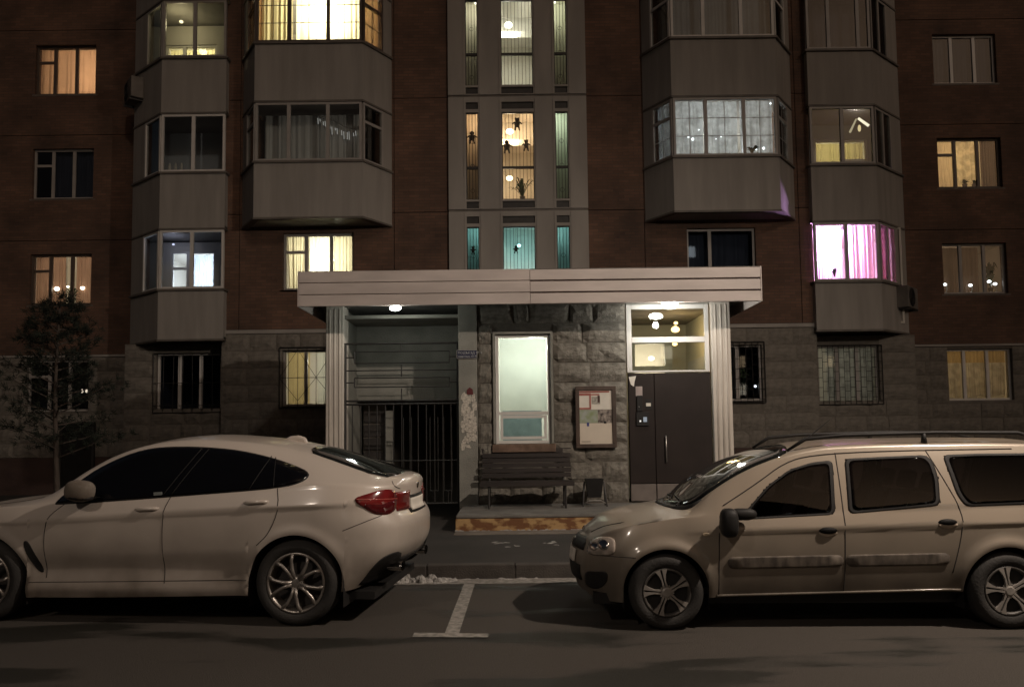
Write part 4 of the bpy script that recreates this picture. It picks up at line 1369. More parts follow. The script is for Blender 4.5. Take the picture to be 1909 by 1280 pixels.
# transom light over the door
tz0, tzm = dzt + .012, ZP(632, 1250)
f = .075
mb = MB()
a, b = wR + .005, dR - .03
mb.box(a, a + f * 1.2, YP + .06, YP + .14, tz0, dz1).box(b - f, b, YP + .06, YP + .14, tz0, dz1)
mb.box(a + f * 1.2, b - f, YP + .06, YP + .14, tz0, tz0 + .03).box(a + f * 1.2, b - f, YP + .06, YP + .14, dz1 - .08, dz1).box(a + f * 1.2, b - f, YP + .064, YP + .136, tzm - .05, tzm + .05)
tw = mb.build('transom_window', M_WHITE, porch, bevel=.006)
for c, d in ((tz0 + .03, tzm - .05), (tzm + .05, dz1 - .08)):
    MB().box(a + f * 1.2, b - f, YP + .10, YP + .106, c, d).build('pane', M_GLASS, tw)
MB().box(a - .005, dR, YP + .07, YP + .3, dz1 + .004, ZC - .004).build('lintel', M_PLASTER, porch)
# hall behind the door
hy = 17.2
hx0, hx1 = wR - .10, dR + .25
M_HALL = pmat('hall_paint', (.40, .40, .35), .8, var=.06, scale=2)
ib0, ibz1 = at(1181, 640, hy)
ib1, ibz0 = at(1241, 682, hy)
mb = MB()
for r in holes_rects(hx0, hx1, .2, ZC + .1, [(ib0, ib1, 1.0, ibz1)]):
    mb.box(r[0], r[1], hy, hy + .08, r[2], r[3])
mb.box(hx0 - .05, hx0, YP + .38, hy, .2, ZC + .1).box(hx1, hx1 + .05, YP + .46, hy, .2, ZC + .1)
mb.box(hx0, hx1, YP + .38, hy, ZC + .1, ZC + .15)
mb.build('hall_wall', M_HALL, porch)
ibf = MB()
ibf.box(ib0 - .1, ib0 + .02, hy - .03, hy - .002, 1.0, ibz1 + .1).box(ib1 - .02, ib1 + .14, hy - .03, hy - .002, 1.0, ibz1 + .1).box(ib0 + .02, ib1 - .02, hy - .03, hy - .002, ibz1 - .02, ibz1 + .1).box(ib0 + .02, ib1 - .02, hy - .03, hy - .002, ibz0 - .12, ibz0)
ibf.build('inner_door_frame', pmat('inner_frame', (.36, .40, .40), .6), porch)
room(ib0 - .3, ib1 + .3, hy + .09, hy + 1.8, .5, ibz1 + .6).parent = porch
lamp('warm lamp in the lobby beyond the inner glazed door', (ib1 - .15, hy + .9, ibz1 - .25), (1, .88, .64), 60, .07, 5)
MB().box(hx1 - .06, hx1 - .001, 15.2, 16.8, ZP(690, 1310), ZP(650, 1310)).build('meter_box', M_ROOMD, porch)
for q, (px, py, r) in enumerate(((1260, 602, .05), (1259, 614, .10), (1258, 641, .06))):
    x_, z_ = at(px, py, 15.6)  # lamp reflections in the transom glass, added as glowing ovals that light the hall
    lamp(('upper small warm lamp reflection, added as a glowing oval behind the transom', 'large warm lamp reflection, added as a glowing oval behind the transom', 'lowest warm lamp reflection, added as a glowing oval behind the transom')[q], (x_, 15.6, z_), (1, .66, .26), (5, 13, 5)[q], r * .85, 4.0, name='reflection_glow')
# roof of the porch: slab with a deeper fascia hung in front of it
YF = 13.15
x0, x1 = at(557, 540, YF)[0], at(1418, 528, YF)[0]
ZF0, ZF1 = at(988, 566, YF)[1], at(988, 500, YF)[1]
MB().box(x0 + .06, x1 - .06, YF + .14, 15.9, ZC, ZF1 - .06).build('roof_slab', M_CONC, porch)
MB().box(x0 + .02, x1 - .02, YF + .05, YF + .13, ZF0 + .012, ZF1 - .03).build('fascia_backing', pmat('fascia_gap', (.20, .13, .11), .7), porch)
def fascia(a, b, z0, z1):
    o = MB().box(a, b, YF, YF + .045, z0, z1).build('fascia_board', M_FASCIA, porch, bevel=.005)
jx = at(988, 530, YF)[0]
fh = (ZF1 - ZF0) / 3
for i in range(3):
    z0_, z1_ = ZF0 + fh * i, ZF0 + fh * (i + 1)
    fascia(x0, jx - .003, z0_ + .002, z1_ - .009)
    fascia(jx + .003, x1, z0_ + .004, z1_ - .022)
for a, b in ((x0 - .02, x0 - .003), (x1 + .003, x1 + .02)):
    MB().box(a, b, YF - .004, 15.6, ZF0 - .004, ZF1 - .01).build('fascia_end', M_FASCIA, porch)
MB().box(x0 - .02, x1 + .02, YF + .03, 15.9, ZF1 - .012, ZF1 - .002).build('roof_flashing', M_LEDGE, porch)
MB().box(cL0 + .03, cL1 - .13, YP + .46, 19.2, .14, ZC - .005).build('side_wall', M_BRICK, porch)
MB().box(dR + .31, cR1 - .02, YP + .46, 19.2, .14, ZC - .005).build('side_wall', M_BRICK, porch)
MB().box(cL0 + .03, cR1 - .03, 15.905, 19.2, ZC, 4.2).build('rear_roof', M_CONC, porch)
# lamps of the porch
xq, zq = at(737, 574, YF + .26)
lamp('oval bulkhead lamp glowing under the left half of the porch roof', (xq, YF + .26, zq), (.95, 1, .90), 12.0, .10, 22, name='porch_lamp', shape='bulkhead', soft=.06, cord=ZC - zq)
xq, zq = at(1249, 568, YF + .28)
lamp('dazzling bulkhead lamp under the porch roof above the door', (xq, YF + .28, zq), (1, .98, .90), 34, .14, 40, name='porch_lamp', shape='bulkhead', soft=.06, cord=max(.12, ZC - zq))
# gouges of old plaster over the pier: torn posters
rnd = random.Random(9)
scr = thing('torn_posters', 'patch of torn whitish poster scraps on the pier beside the gate', 'poster', (0, 0, 0))
for i in range(120):
    v = rnd.random()
    px = 862 + 24 * rnd.random() * (1 if v < .85 else .6)
    py = 738 + 96 * v
    x_, z_ = at(px, py, YP)
    r = rnd.uniform(.015, .06) * (1.0 if v < .8 else .8)
    k = rnd.randint(5, 8)
    mb = MB()
    pts = []
    for j in range(k):
        an = 2 * math.pi * j / k
        rr = r * rnd.uniform(.5, 1.2)
        xx = min(max(x_ + rr * math.cos(an), gR + .012), pR - .008)
        pts.append((xx, YP - .002 - i * .00006, z_ + rr * 1.4 * math.sin(an)))
    mb.poly(pts)
    mb.build('paper_scrap', M_SCRAP, scr)
x_, z_ = at(876, 729, YP)
MB().poly([(x_ - .06, YP - .011, z_ - .05), (x_ + .06, YP - .011, z_ - .06), (x_ + .05, YP - .011, z_ + .03), (x_, YP - .011, z_ + .07), (x_ - .05, YP - .011, z_ + .03)]).build('red_scrap', pmat('red_paper', (.12, .025, .028), .9), scr)
# address plate
x_, z1_ = at(852, 653, YP - .012)
x2_, z0_ = at(889, 666, YP - .012)
sg = MB().box(x_, x2_, YP - .02, YP - .004, z0_ - .01, z1_).build('address_sign', pmat('sign_blue', (.012, .014, .045), .4), None, bevel=.003)
tag(sg, 'small dark blue entrance number plate on the pier beside the gate', 'sign')
def text(body, x, z, size, mat, parent, y, name='lettering', align='LEFT'):
    c = bpy.data.curves.new(name, 'FONT')
    c.body = body
    c.size = size
    c.align_x = align
    c.materials.append(mat)
    tmp = bpy.data.objects.new(name, c)
    COL.objects.link(tmp)
    bpy.context.view_layer.update()
    me = bpy.data.meshes.new_from_object(tmp.evaluated_get(bpy.context.evaluated_depsgraph_get()))
    COL.objects.unlink(tmp)
    bpy.data.objects.remove(tmp)
    me.materials.clear()
    me.materials.append(mat)
    o = bpy.data.objects.new(name, me)
    COL.objects.link(o)
    o.parent = parent
    o.location = (x, y, z)
    o.rotation_euler = (rad(90), 0, 0)
    return o
M_LET = pmat('letter_white', (.42, .42, .42), .6)
h_ = z1_ - z0_
text('ПОДЪЕЗД № 4', x_ + .015, z0_ + h_ * .50, .058, M_LET, sg, YP - .0215)
text('квартиры 49-96', x_ + .015, z0_ + h_ * .06, .047, M_LET, sg, YP - .0215)
MB().box(x_ - .006, x2_ + .006, YP - .0205, YP - .0045, z1_, z1_ + .006).box(x_ - .006, x2_ + .006, YP - .0205, YP - .0045, z0_ - .016, z0_ - .01).box(x_ - .006, x_, YP - .0205, YP - .0045, z0_ - .01, z1_).box(x2_, x2_ + .006, YP - .0205, YP - .0045, z0_ - .01, z1_).build('rim', M_GREYF, sg)

# platform in front of the door
xa, xb = at(849, 990, 12.3)[0], 3.95
pf = MB().box(xa, xb, 12.30, 14.15, .10, .345).build('entrance_step', M_TILEPAINT, None, bevel=.012)
tag(pf, 'low concrete platform with a peeling ochre edge in front of the porch', 'step')
MB().box(xa + .01, xb - .01, 12.285, 14.16, .347, FLOOR).build('step_top', M_CONC, pf, bevel=.015)
MB().box(xa, xb, 11.90, 12.295, .10, .160).build('step_base', pmat('base_conc', (.17, .145, .12), .95, var=.2, scale=4, bump=.4), pf, bevel=.01)

# notice board
bx0, bz1 = at(1072, 720, YP - .05)
bx1, bz0 = at(1150, 834, YP - .05)
nbd = thing('notice_board', 'wood-framed notice board with posters on the stone wall left of the door', 'notice board', ((bx0 + bx1) / 2, YP - .04, bz0))
w2, hb = (bx1 - bx0) / 2, bz1 - bz0
MB().box(-w2 + .06, w2 - .06, -.002, .03, .06, hb - .06).build('board', pmat('board_back', (.30, .27, .22), .9), nbd)
mb = MB().box(-w2, w2, -.03, .03, hb - .07, hb).box(-w2, w2, -.03, .03, 0, .07).box(-w2, -w2 + .07, -.03, .03, .07, hb - .07).box(w2 - .07, w2, -.03, .03, .07, hb - .07)
mb.build('frame', pmat('frame_wood', (.055, .034, .024), .6, var=.3, scale=8, stretch=(1, 1, .3)), nbd, bevel=.006)
iw, ih = 2 * w2 - .14, hb - .14
def sheet(name, u0, u1, v0, v1, mat, d=.0):
    return MB().box(-w2 + .07 + iw * u0, -w2 + .07 + iw * u1, -.005 - d, -.0025 - d, .07 + ih * v0, .07 + ih * v1).build(name, mat, nbd)
M_RED = pmat('print_red', (.34, .12, .10), .9, var=.1)
ps = sheet('poster', .0, 1.0, .64, 1.0, M_PAPER)
for i_, r in enumerate(((0, .92, .955, .985), (0, .36, .90, .945), (.36, .62, .905, .93), (.31, .36, .645, .90), (0, .31, .645, .675))):
    q = sheet('red_stripe', *r, M_RED, .003 + .0006 * i_); q.parent = ps; q.location = (0, 0, 0)
q = sheet('printed_picture', .38, .64, .74, .88, pmat('print_grey', (.34, .32, .28), .9, var=.3, scale=40), .0034); q.parent = ps
q = sheet('printed_picture', .56, .63, .77, .90, pmat('print_dark', (.07, .035, .03), .9), .0042); q.parent = ps
sheet('poster', .0, .58, .39, .632, pmat('print_green', (.22, .27, .12), .9, scale=7, col2=(.34, .36, .33)), .001)
sheet('poster', .56, 1.0, .37, .632, pmat('print_sepia', (.06, .05, .045), .9, scale=16, col2=(.36, .31, .27)), .002)
lp = sheet('poster', .0, 1.0, .0, .385, pmat('paper2', (.60, .53, .44), .9, var=.04, scale=4), .003)
q = sheet('pin_clip', .22, .29, .33, .40, pmat('clip_blue', (.06, .07, .22), .6), .008)
q = sheet('printed_picture', .74, .82, .38, .42, M_BLACK, .0085)
for i in range(7):
    q = sheet('small_print', .05 + .04 * i, .08 + .04 * i, .032, .055, pmat('print_grey2', (.28, .25, .20), .9), .0045); q.parent = lp

# bench
bY = 13.35
bl0, _ = at(897, 900, bY)
bl1, _ = at(1068, 900, bY)
bc = (bl0 + bl1) / 2
bn = thing('park_bench', 'dark slatted wooden bench below the lit window on the platform', 'bench', (bc, bY, FLOOR))
hw = (bl1 - bl0) / 2
slat = MB().box(-hw, hw, -.022, .022, -.04, .04).mesh('slat', M_WOOD)
for i in range(5):
    o = share('slat', slat, bn, (random.uniform(-.008, .008), -.08 + i * .095, .44 - .012 * i), (1, 1, .5))
    o.rotation_euler[0] = rad(90)
    o.scale = (1, .85, 1.0)
for i in range(6):
    z = .52 + i * .083
    share('slat', slat, bn, (random.uniform(-.01, .01), .40 + .055 * i, z), (1 if i < 5 else 1.03, .8, .9 if i < 5 else 1.0))
share('slat', slat, bn, (0, -.135, .405), (1.02, .7, .9))
for sx in (-hw + .13, hw - .13):
    MB().tube([(sx, -.12, .0), (sx, -.10, .40)], .02, 6).build('leg', M_DARK, bn)
    MB().tube([(sx, .34, .0), (sx, .33, .40)], .02, 6).build('leg', M_DARK, bn)
    MB().tube([(sx, -.12, .395), (sx, .36, .355), (sx, .43, .50), (sx, .71, .95)], .018, 6).build('side_frame', M_DARK, bn)
    MB().tube([(sx, -.12, .06), (sx, .34, .06)], .012, 6).build('stretcher', M_DARK, bn)

# litter bin: tapered bucket slung in a frame
tx_, _ = at(1108, 930, 13.55)
bin_ = thing('litter_bin', 'black tapered litter bin slung in a metal frame right of the bench', 'litter bin', (tx_, 13.55, FLOOR))
prof = [(-.15, -.12, .46), (.15, -.12, .46), (.15, .12, .46), (-.15, .12, .46)]
lowr = [(-.11, -.08, .15), (.11, -.08, .15), (.11, .08, .15), (-.11, .08, .15)]
mb = MB()
mb.v = prof + lowr + [(x * .9, y * .9, z - .003) for x, y, z in prof] + [(x * .9, y * .9, z + .02) for x, y, z in lowr]
for i in range(4):
    j = (i + 1) % 4
    mb.f += [(4 + i, 4 + j, j, i), (i, j, 8 + j, 8 + i), (8 + i, 8 + j, 12 + j, 12 + i)]
mb.f += [(7, 6, 5, 4), (12, 13, 14, 15)]
mb.build('bucket', M_BLACK, bin_)
for s_ in (-1, 1):
    MB().tube([(s_ * .20, -.13, 0), (s_ * .165, 0, .40), (s_ * .20, .13, 0)], .014, 6).build('leg', M_DARK, bin_)
MB().tube([(-.165, 0, .40), (.165, 0, .40)], .012, 6).build('pivot', M_DARK, bin_)
MB().tube([(-.19, -.10, .05), (-.1, -.13, .10), (.1, -.13, .10), (.19, -.10, .05)], .010, 6).build('brace', M_STEEL, bin_)

# remains of snow along the kerb and flecks on the path
def lumps(name, label, spots, seed):
    rnd = random.Random(seed)
    mb = MB()
    for (x, y, z, rx_, ry_, rz_) in spots:
        b = len(mb.v)
        nu, nv = 9, 4
        for i in range(nv + 1):
            for j in range(nu):
                an = 2 * math.pi * j / nu
                rr = (1 - i / nv) ** .6 * rnd.uniform(.75, 1.15)
                mb.v.append((x + rx_ * rr * math.cos(an), y + ry_ * rr * math.sin(an), z + rz_ * math.sin(i / nv * 1.57) * rnd.uniform(.75, 1.15)))
        for i in range(nv):
            for j in range(nu):
                j2 = (j + 1) % nu
                mb.f.append((b + i * nu + j, b + i * nu + j2, b + (i + 1) * nu + j2, b + (i + 1) * nu + j))
    o = mb.build(name, M_SNOW)
    tag(o, label, 'snow')
    o['kind'] = 'stuff'
rnd = random.Random(21)
sp = []
for i in range(46):
    u = rnd.random() ** 1.5
    sp.append((-1.28 + .62 * u, 9.08 + rnd.uniform(-.10, .09), 0, rnd.uniform(.03, .08), rnd.uniform(.03, .07), rnd.uniform(.02, .09) * (1 - .5 * u)))
for i in range(16):
    sp.append((-.9 + 1.2 * rnd.random(), 9.15 + rnd.uniform(-.06, .045), 0, rnd.uniform(.02, .07), rnd.uniform(.012, .03), rnd.uniform(.006, .018)))
lumps('snow', 'crust of dirty snow along the kerb between the cars', sp, 3)
sp = []
for i in range(22):
    cx_, cy_, w_ = rnd.choice(((-.30, 11.05, .22), (-.18, 11.02, .16), (.02, 10.72, .06), (.50, 10.95, .08), (.62, 10.8, .05)))
    sp.append((cx_ + rnd.gauss(0, w_ * .6), cy_ + rnd.gauss(0, .05), .147, rnd.uniform(.01, .05), rnd.uniform(.008, .025), .005))
for i in range(40):
    sp.append((xa + 2.1 * rnd.random(), 12.283 + rnd.uniform(-.012, .004), .160, rnd.uniform(.02, .06), .015, rnd.uniform(.006, .018)))
lumps('snow', 'thin flecks of old snow on the path before the platform', sp, 4)

# ================================================================== pine sapling
def pine(px, Y):
    rnd = random.Random(12)
    x, _ = at(px, 905, Y)
    t = thing('pine_tree', 'small dark pine with a thin crooked trunk behind the white car', 'tree', (x, Y, .14))
    H_ = at(px, 560, Y)[1] - .14
    def tr(u):
        return Vector((.06 * math.sin(u * 4 + 2.2), .03 * math.sin(3 * u), H_ * u))
    MB().tube([tr(i / 9) for i in range(10)], [.055 - .042 * i / 9 for i in range(10)], 8).build('trunk', M_BARK, t, smooth=True)
    crown = MB()
    limbs = MB()
    tips = []
    for i in range(46):
        u = .32 + .66 * (i / 45) ** .9
        b = tr(u)
        a = i * 2.4 + rnd.uniform(-.4, .4)
        ln = (1.25 * (1 - u) ** .75 + .22) * rnd.uniform(.7, 1.1)
        d = Vector((math.cos(a), math.sin(a), rnd.uniform(.05, .45)))
        pts = [b + d * ln * s_ + Vector((0, 0, .10 * ln * s_ * s_)) for s_ in (0, .5, 1)]
        limbs.tube(pts, [.014, .009, .004], 5)
        for s_ in [.3 + .7 * k / 8 for k in range(9)]:
            tips.append((b + d * ln * s_ + Vector((rnd.uniform(-.1, .1), rnd.uniform(-.1, .1), rnd.uniform(-.04, .12))), d))
            if rnd.random() < .8:
                sd = Vector((-d.y, d.x, .2)) * rnd.choice((-1, 1))
                tips.append((b + d * ln * s_ + sd * rnd.uniform(.06, .26), (d + sd).normalized()))
    for p, d in tips:
        for k in range(17):
            v = (Vector((rnd.gauss(0, 1), rnd.gauss(0, 1), rnd.gauss(.3, .9))).normalized() + d * .6).normalized() * rnd.uniform(.06, .13)
            o = p + Vector((rnd.uniform(-.03, .03), rnd.uniform(-.03, .03), rnd.uniform(-.03, .03)))
            s_ = v.cross(Vector((rnd.random() - .5, rnd.random() - .5, rnd.random() - .5))).normalized() * .006
            n = len(crown.v)
            crown.v += [tuple(o - s_), tuple(o + s_), tuple(o + v)]
            crown.f.append((n, n + 1, n + 2))
    limbs.build('limbs', M_BARK, t)
    crown.build('crown', M_NEEDLE, t)
pine(104, 12.7)

# ================================================================== cars
def pchip(keys):
    xs = [k[0] for k in keys]; ys = [k[1] for k in keys]
    n = len(xs)
    d = [(ys[i + 1] - ys[i]) / (xs[i + 1] - xs[i]) for i in range(n - 1)]
    m = [d[0]] + [0 if d[i - 1] * d[i] <= 0 else 2 * d[i - 1] * d[i] / (d[i - 1] + d[i]) for i in range(1, n - 1)] + [d[-1]]
    def f(x):
        if x <= xs[0]:
            return ys[0]
        if x >= xs[-1]:
            return ys[-1]
        i = max(j for j in range(n - 1) if xs[j] <= x)
        h = xs[i + 1] - xs[i]
        t = (x - xs[i]) / h
        return ((1 + 2 * t) * (1 - t) ** 2 * ys[i] + t * (1 - t) ** 2 * h * m[i] + t * t * (3 - 2 * t) * ys[i + 1] + t * t * (t - 1) * h * m[i + 1])
    return f

def rounded(pts, r):
    out = []
    k = len(pts)
    for i in range(k):
        p, a, b = Vector(pts[i]), Vector(pts[i - 1]), Vector(pts[(i + 1) % k])
        u, v = a - p, b - p
        ru, rv = min(r, u.length * .45), min(r, v.length * .45)
        p0, p1 = p + u.normalized() * ru, p + v.normalized() * rv
        for t in (0, .25, .5, .75, 1):
            q = p0 * (1 - t) ** 2 + p * 2 * t * (1 - t) + p1 * t * t
            out.append((q.x, q.y))
    return out

def chaikin(pts, n=2, closed=True):
    for _ in range(n):
        out = []
        k = len(pts)
        rng = range(k) if closed else range(k - 1)
        if not closed:
            out.append(pts[0])
        for i in rng:
            p, q = pts[i], pts[(i + 1) % k]
            out.append((p[0] * .75 + q[0] * .25, p[1] * .75 + q[1] * .25))
            out.append((p[0] * .25 + q[0] * .75, p[1] * .25 + q[1] * .75))
        if not closed:
            out.append(pts[-1])
        pts = out
    return pts

class Car:
    """body as cross-sections along x (front of the car at low x); near flank towards -y"""
    def __init__(s, P):
        s.P = P
        for k in ('zt', 'zb', 'zsh', 'wm', 'wb', 'wsh', 'wt', 'crown'):
            setattr(s, k, pchip(P[k]))
        s.fx, s.rx = pchip(P['front']), pchip(P['rear'])       # z -> x offset of nose and tail
        s.x0, s.x1 = P['x0'], P['x1']

    def pull(s, x):
        """plan rounding at both ends"""
        P = s.P
        o = 0.0
        if x < s.x0 + P['rf']:
            u = 1 - (x - s.x0) / P['rf']
            o = P['df'] * (1 - math.sqrt(max(0, 1 - min(u, 1) ** 2)))
        if x > s.x1 - P['rr']:
            u = 1 - (s.x1 - x) / P['rr']
            o = P['dr'] * (1 - math.sqrt(max(0, 1 - min(u, 1) ** 2)))
        return o

    def side(s, x, z):
        zs, zb = s.zsh(x), s.zb(x)
        o = s.pull(x)
        wsh, wm, wb = s.wsh(x) - o, s.wm(x) - o, s.wb(x) - o
        zm = s.P['zm']
        if z <= zs:
            if z < zm:
                t = max(0, min(1, (z - zb) / (zm - zb)))
                y = wb + (wm - wb) * math.sin(t * math.pi / 2)
            else:
                t = (z - zm) / max(.05, zs - zm)
                y = wm + (wsh - wm) * t * t
            c = s.P['crease']
            if c:
                y += c(x, z)
        else:
            ze = s.zt(x) - s.crown(x)
            t = max(0, min(1, (z - zs) / max(.01, ze - zs)))
            y = wsh + (s.wt(x) - o - wsh) * (t * .82 + .18 * t * t)
        for wx, wz, ra in s.P['arches']:
            r = math.hypot(x - wx, z - wz)
            if z > wz - .2:
                y += s.P['flare'] * math.exp(-((r - ra - .02) / .055) ** 2)
        return y

    def bend(s, x, z):
        P = s.P
        a = max(0, min(1, (s.x0 + P['bf'] - x) / P['bf']))
        b = max(0, min(1, (x - s.x1 + P['br']) / P['br']))
        return x + a * a * s.fx(z) + b * b * s.rx(z)

    def unbend(s, x, z):
        u = x
        for _ in range(8):
            u = u + (x - s.bend(u, z))
        return min(max(u, s.x0), s.x1)

    def on_side(s, x, z, off=0.0, near=True):
        u = s.unbend(x, z)
        y = s.side(u, z)
        e = .01
        ny = 1.0
        nx = -(s.side(min(u + e, s.x1), z) - s.side(max(u - e, s.x0), z)) / (2 * e)
        nz = -(s.side(u, z + e) - s.side(u, z - e)) / (2 * e)
        n = Vector((nx, ny, nz)).normalized()
        p = Vector((x, y, z)) + n * off
        return (p.x, -p.y if near else p.y, p.z)

    def on_top(s, x, y, off=0.0):
        z = s.zt(x) - s.crown(x) * (abs(y) / max(.05, s.wt(x))) ** 2
        return (x - off * .3, y, z + off)

    def zbot(s, x):
        z = s.zb(x)
        for wx, wz, ra in s.P['arches']:
            if abs(x - wx) < ra:
                z = max(z, wz + math.sqrt(ra * ra - (x - wx) ** 2))
        return z

    def stations(s):
        xs = set()
        n = 150
        for i in range(n + 1):
            xs.add(round(s.x0 + (s.x1 - s.x0) * i / n, 4))
        for k in range(9):
            u = 1 - math.cos(k / 8 * math.pi / 2)
            xs.add(round(s.x0 + s.P['rf'] * u * .6, 4))
            xs.add(round(s.x1 - s.P['rr'] * u * .6, 4))
        for wx, wz, ra in s.P['arches']:
            xs = {x for x in xs if not (wx - ra - .01 < x < wx + ra + .01)}
            for k in range(41):
                xs.add(round(wx - (ra - .0005) * math.cos(math.pi * k / 40), 4))
            xs.add(wx - ra - .001); xs.add(wx + ra + .001)
        return sorted(xs)

    def body(s, mat, parent, openings=()):
        A, B_, C_ = 30, (26 if openings else 9), 8
        def inside(x, z, poly):
            c = False
            for i in range(len(poly)):
                (x0, z0), (x1, z1) = poly[i - 1], poly[i]
                if (z0 > z) != (z1 > z) and x < (x1 - x0) * (z - z0) / (z1 - z0) + x0:
                    c = not c
            return c
        rows = []
        for x in s.stations():
            zb, zs = s.zbot(x), s.zsh(x)
            ze = s.zt(x) - s.crown(x)
            ring = []
            for i in range(A):
                z = zb + (zs - zb) * i / A
                ring.append((s.bend(x, z), -s.side(x, z), z))
            for i in range(B_):
                z = zs + (ze - zs) * i / B_
                ring.append((s.bend(x, z), -s.side(x, z), z))
            wt = s.side(x, ze)
            for i in range(C_ + 1):
                t = i / C_
                y = wt * (1 - t)
                z = ze + s.crown(x) * (1 - (1 - t) ** 2)
                ring.append((s.bend(x, z), -y, z))
            rows.append(ring)
        k = len(rows[0])
        full = [r + [(p[0], -p[1], p[2]) for p in reversed(r[:-1])] for r in rows]
        m = len(full[0])
        mb = MB()
        for r in full:
            mb.v += r
        for i in range(len(full) - 1):
            for j in range(m - 1):
                a = i * m + j
                q = (a, a + 1, a + m + 1, a + m)
                if openings and A <= (j if j < k else m - 2 - j) < A + B_ + 1:
                    cx = sum(mb.v[n][0] for n in q) / 4
                    cz = sum(mb.v[n][2] for n in q) / 4
                    if any(inside(cx, cz, p) for p in openings):
                        continue
                mb.f.append(q)
        # closed nose and tail: rungs between the two flanks, bulging outward
        for end, sgn, bul in ((0, -1, s.P['bulf']), (len(full) - 1, 1, s.P['bulr'])):
            base = end * m
            cols = 8
            prev = None
            for j in range(k):
                a, b = mb.v[base + j], mb.v[base + m - 1 - j]
                line = [base + j]
                for c in range(1, cols):
                    t = c / cols
                    y = a[1] + (b[1] - a[1]) * t
                    mb.v.append((a[0] + sgn * bul * (1 - (2 * t - 1) ** 2) * min(1, abs(a[1]) / .5), y, a[2]))
                    line.append(len(mb.v) - 1)
                line.append(base + m - 1 - j)
                if prev:
                    for c in range(cols):
                        q = (prev[c], prev[c + 1], line[c + 1], line[c])
                        mb.f.append(q if sgn < 0 else tuple(reversed(q)))
                prev = line
        return mb.build('body', mat, parent, smooth=True, fix=True)

    def patch(s, name, outline, mat, parent, off, smooth_n=2, rings=7, near=True, top=False, bulge=0.0, ring=0.0):
        pts = rounded(outline, .05) if smooth_n == 'r' else (chaikin(outline, smooth_n) if smooth_n else outline)
        # densify
        den = []
        for i, p in enumerate(pts):
            q = pts[(i + 1) % len(pts)]
            L_ = math.hypot(q[0] - p[0], q[1] - p[1])
            k = max(1, int(L_ / .05))
            den += [(p[0] + (q[0] - p[0]) * t / k, p[1] + (q[1] - p[1]) * t / k) for t in range(k)]
        pts = den
        n = len(pts)
        cx, cz = sum(p[0] for p in pts) / n, sum(p[1] for p in pts) / n
        mb = MB()
        fn = (lambda a, b, o: s.on_top(a, b, o)) if top else (lambda a, b, o: s.on_side(a, b, o, near))
        mb.v.append(fn(cx, cz, off + bulge))
        for r in range(1, rings + 1):
            t = r / rings if not ring else ring + (1 - ring) * (r - 1) / (rings - 1)
            for p in pts:
                mb.v.append(fn(cx + (p[0] - cx) * t, cz + (p[1] - cz) * t, off + bulge * (1 - t * t)))
        # rim goes down into the body so the piece has thickness
        for p in pts:
            mb.v.append(fn(p[0], p[1], -.012))
        for i in range(n if not ring else 0):
            j = (i + 1) % n
            mb.f.append((0, 1 + i, 1 + j))
        for r in range(rings):
            for i in range(n):
                j = (i + 1) % n
                a = 1 + r * n
                mb.f.append((a + i, a + n + i, a + n + j, a + j))
        return mb.build(name, mat, parent, smooth=True, fix=True)

    def line(s, name, pts, r, mat, parent, off=0.0, near=True, top=False, sm=2):
        pts = chaikin(pts, sm, False) if sm else pts
        den = []
        for p, q in zip(pts, pts[1:]):
            k = max(1, int(math.hypot(q[0] - p[0], q[1] - p[1]) / .05))
            den += [(p[0] + (q[0] - p[0]) * t / k, p[1] + (q[1] - p[1]) * t / k) for t in range(k)]
        den.append(pts[-1])
        fn = (lambda a, b: s.on_top(a, b, off)) if top else (lambda a, b: s.on_side(a, b, off, near))
        return MB().tube([fn(a, b) for a, b in den], r, 6).build(name, mat, parent, smooth=True)

    def wells(s, mat, parent):
        for wx, wz, ra in s.P['arches']:
            for sg in (-1, 1):
                mb = MB()
                n = 20
                yo, yi = s.P['wellout'] * sg, (s.P['wellout'] - .42) * sg
                rr = ra - .002
                arc = [(wx - rr * math.cos(math.pi * i / n), wz + rr * math.sin(math.pi * i / n)) for i in range(n + 1)]
                arc = [(arc[0][0], .16)] + arc + [(arc[-1][0], .16)]
                b = len(mb.v)
                for x, z in arc:
                    mb.v += [(x, yo, z), (x, yi, z)]
                for i in range(len(arc) - 1):
                    mb.f.append((b + 2 * i, b + 2 * i + 1, b + 2 * i + 3, b + 2 * i + 2))
                mb.f.append(tuple(b + 2 * i + 1 for i in range(len(arc))))
                mb.build('wheel_arch_liner', mat, parent)

M_TYRE = pmat('tyre_rubber', (0.022, 0.020, 0.018), 0.8, scale=5, var=.25, bump=.3, bscale=60)
M_RIM = pmat('rim_alloy', (0.34, 0.31, 0.28), 0.38, metal=.75, var=.15, scale=9)
M_RIM2 = pmat('wheel_cover', (0.30, 0.275, 0.25), 0.45, metal=.3, var=.15, scale=9)
M_CGLASS = pmat('tinted_glass', (0.004, 0.004, 0.005), 0.03, var=.05, spec=.32)
M_CGLASS2 = pmat('screen_glass', (0.012, 0.013, 0.012), 0.04, var=.05, spec=.7)
M_SEAM = pmat('seam_dark', (0.03, 0.025, 0.022), 0.8, var=.1)  # dark line colour of the shut gaps between panels
M_TINT = glassmat('car_side_glass', (.42, .42, .42), 1.0)
M_CHROME = pmat('chrome', (0.55, 0.53, 0.50), 0.15, metal=1.0, var=.03)

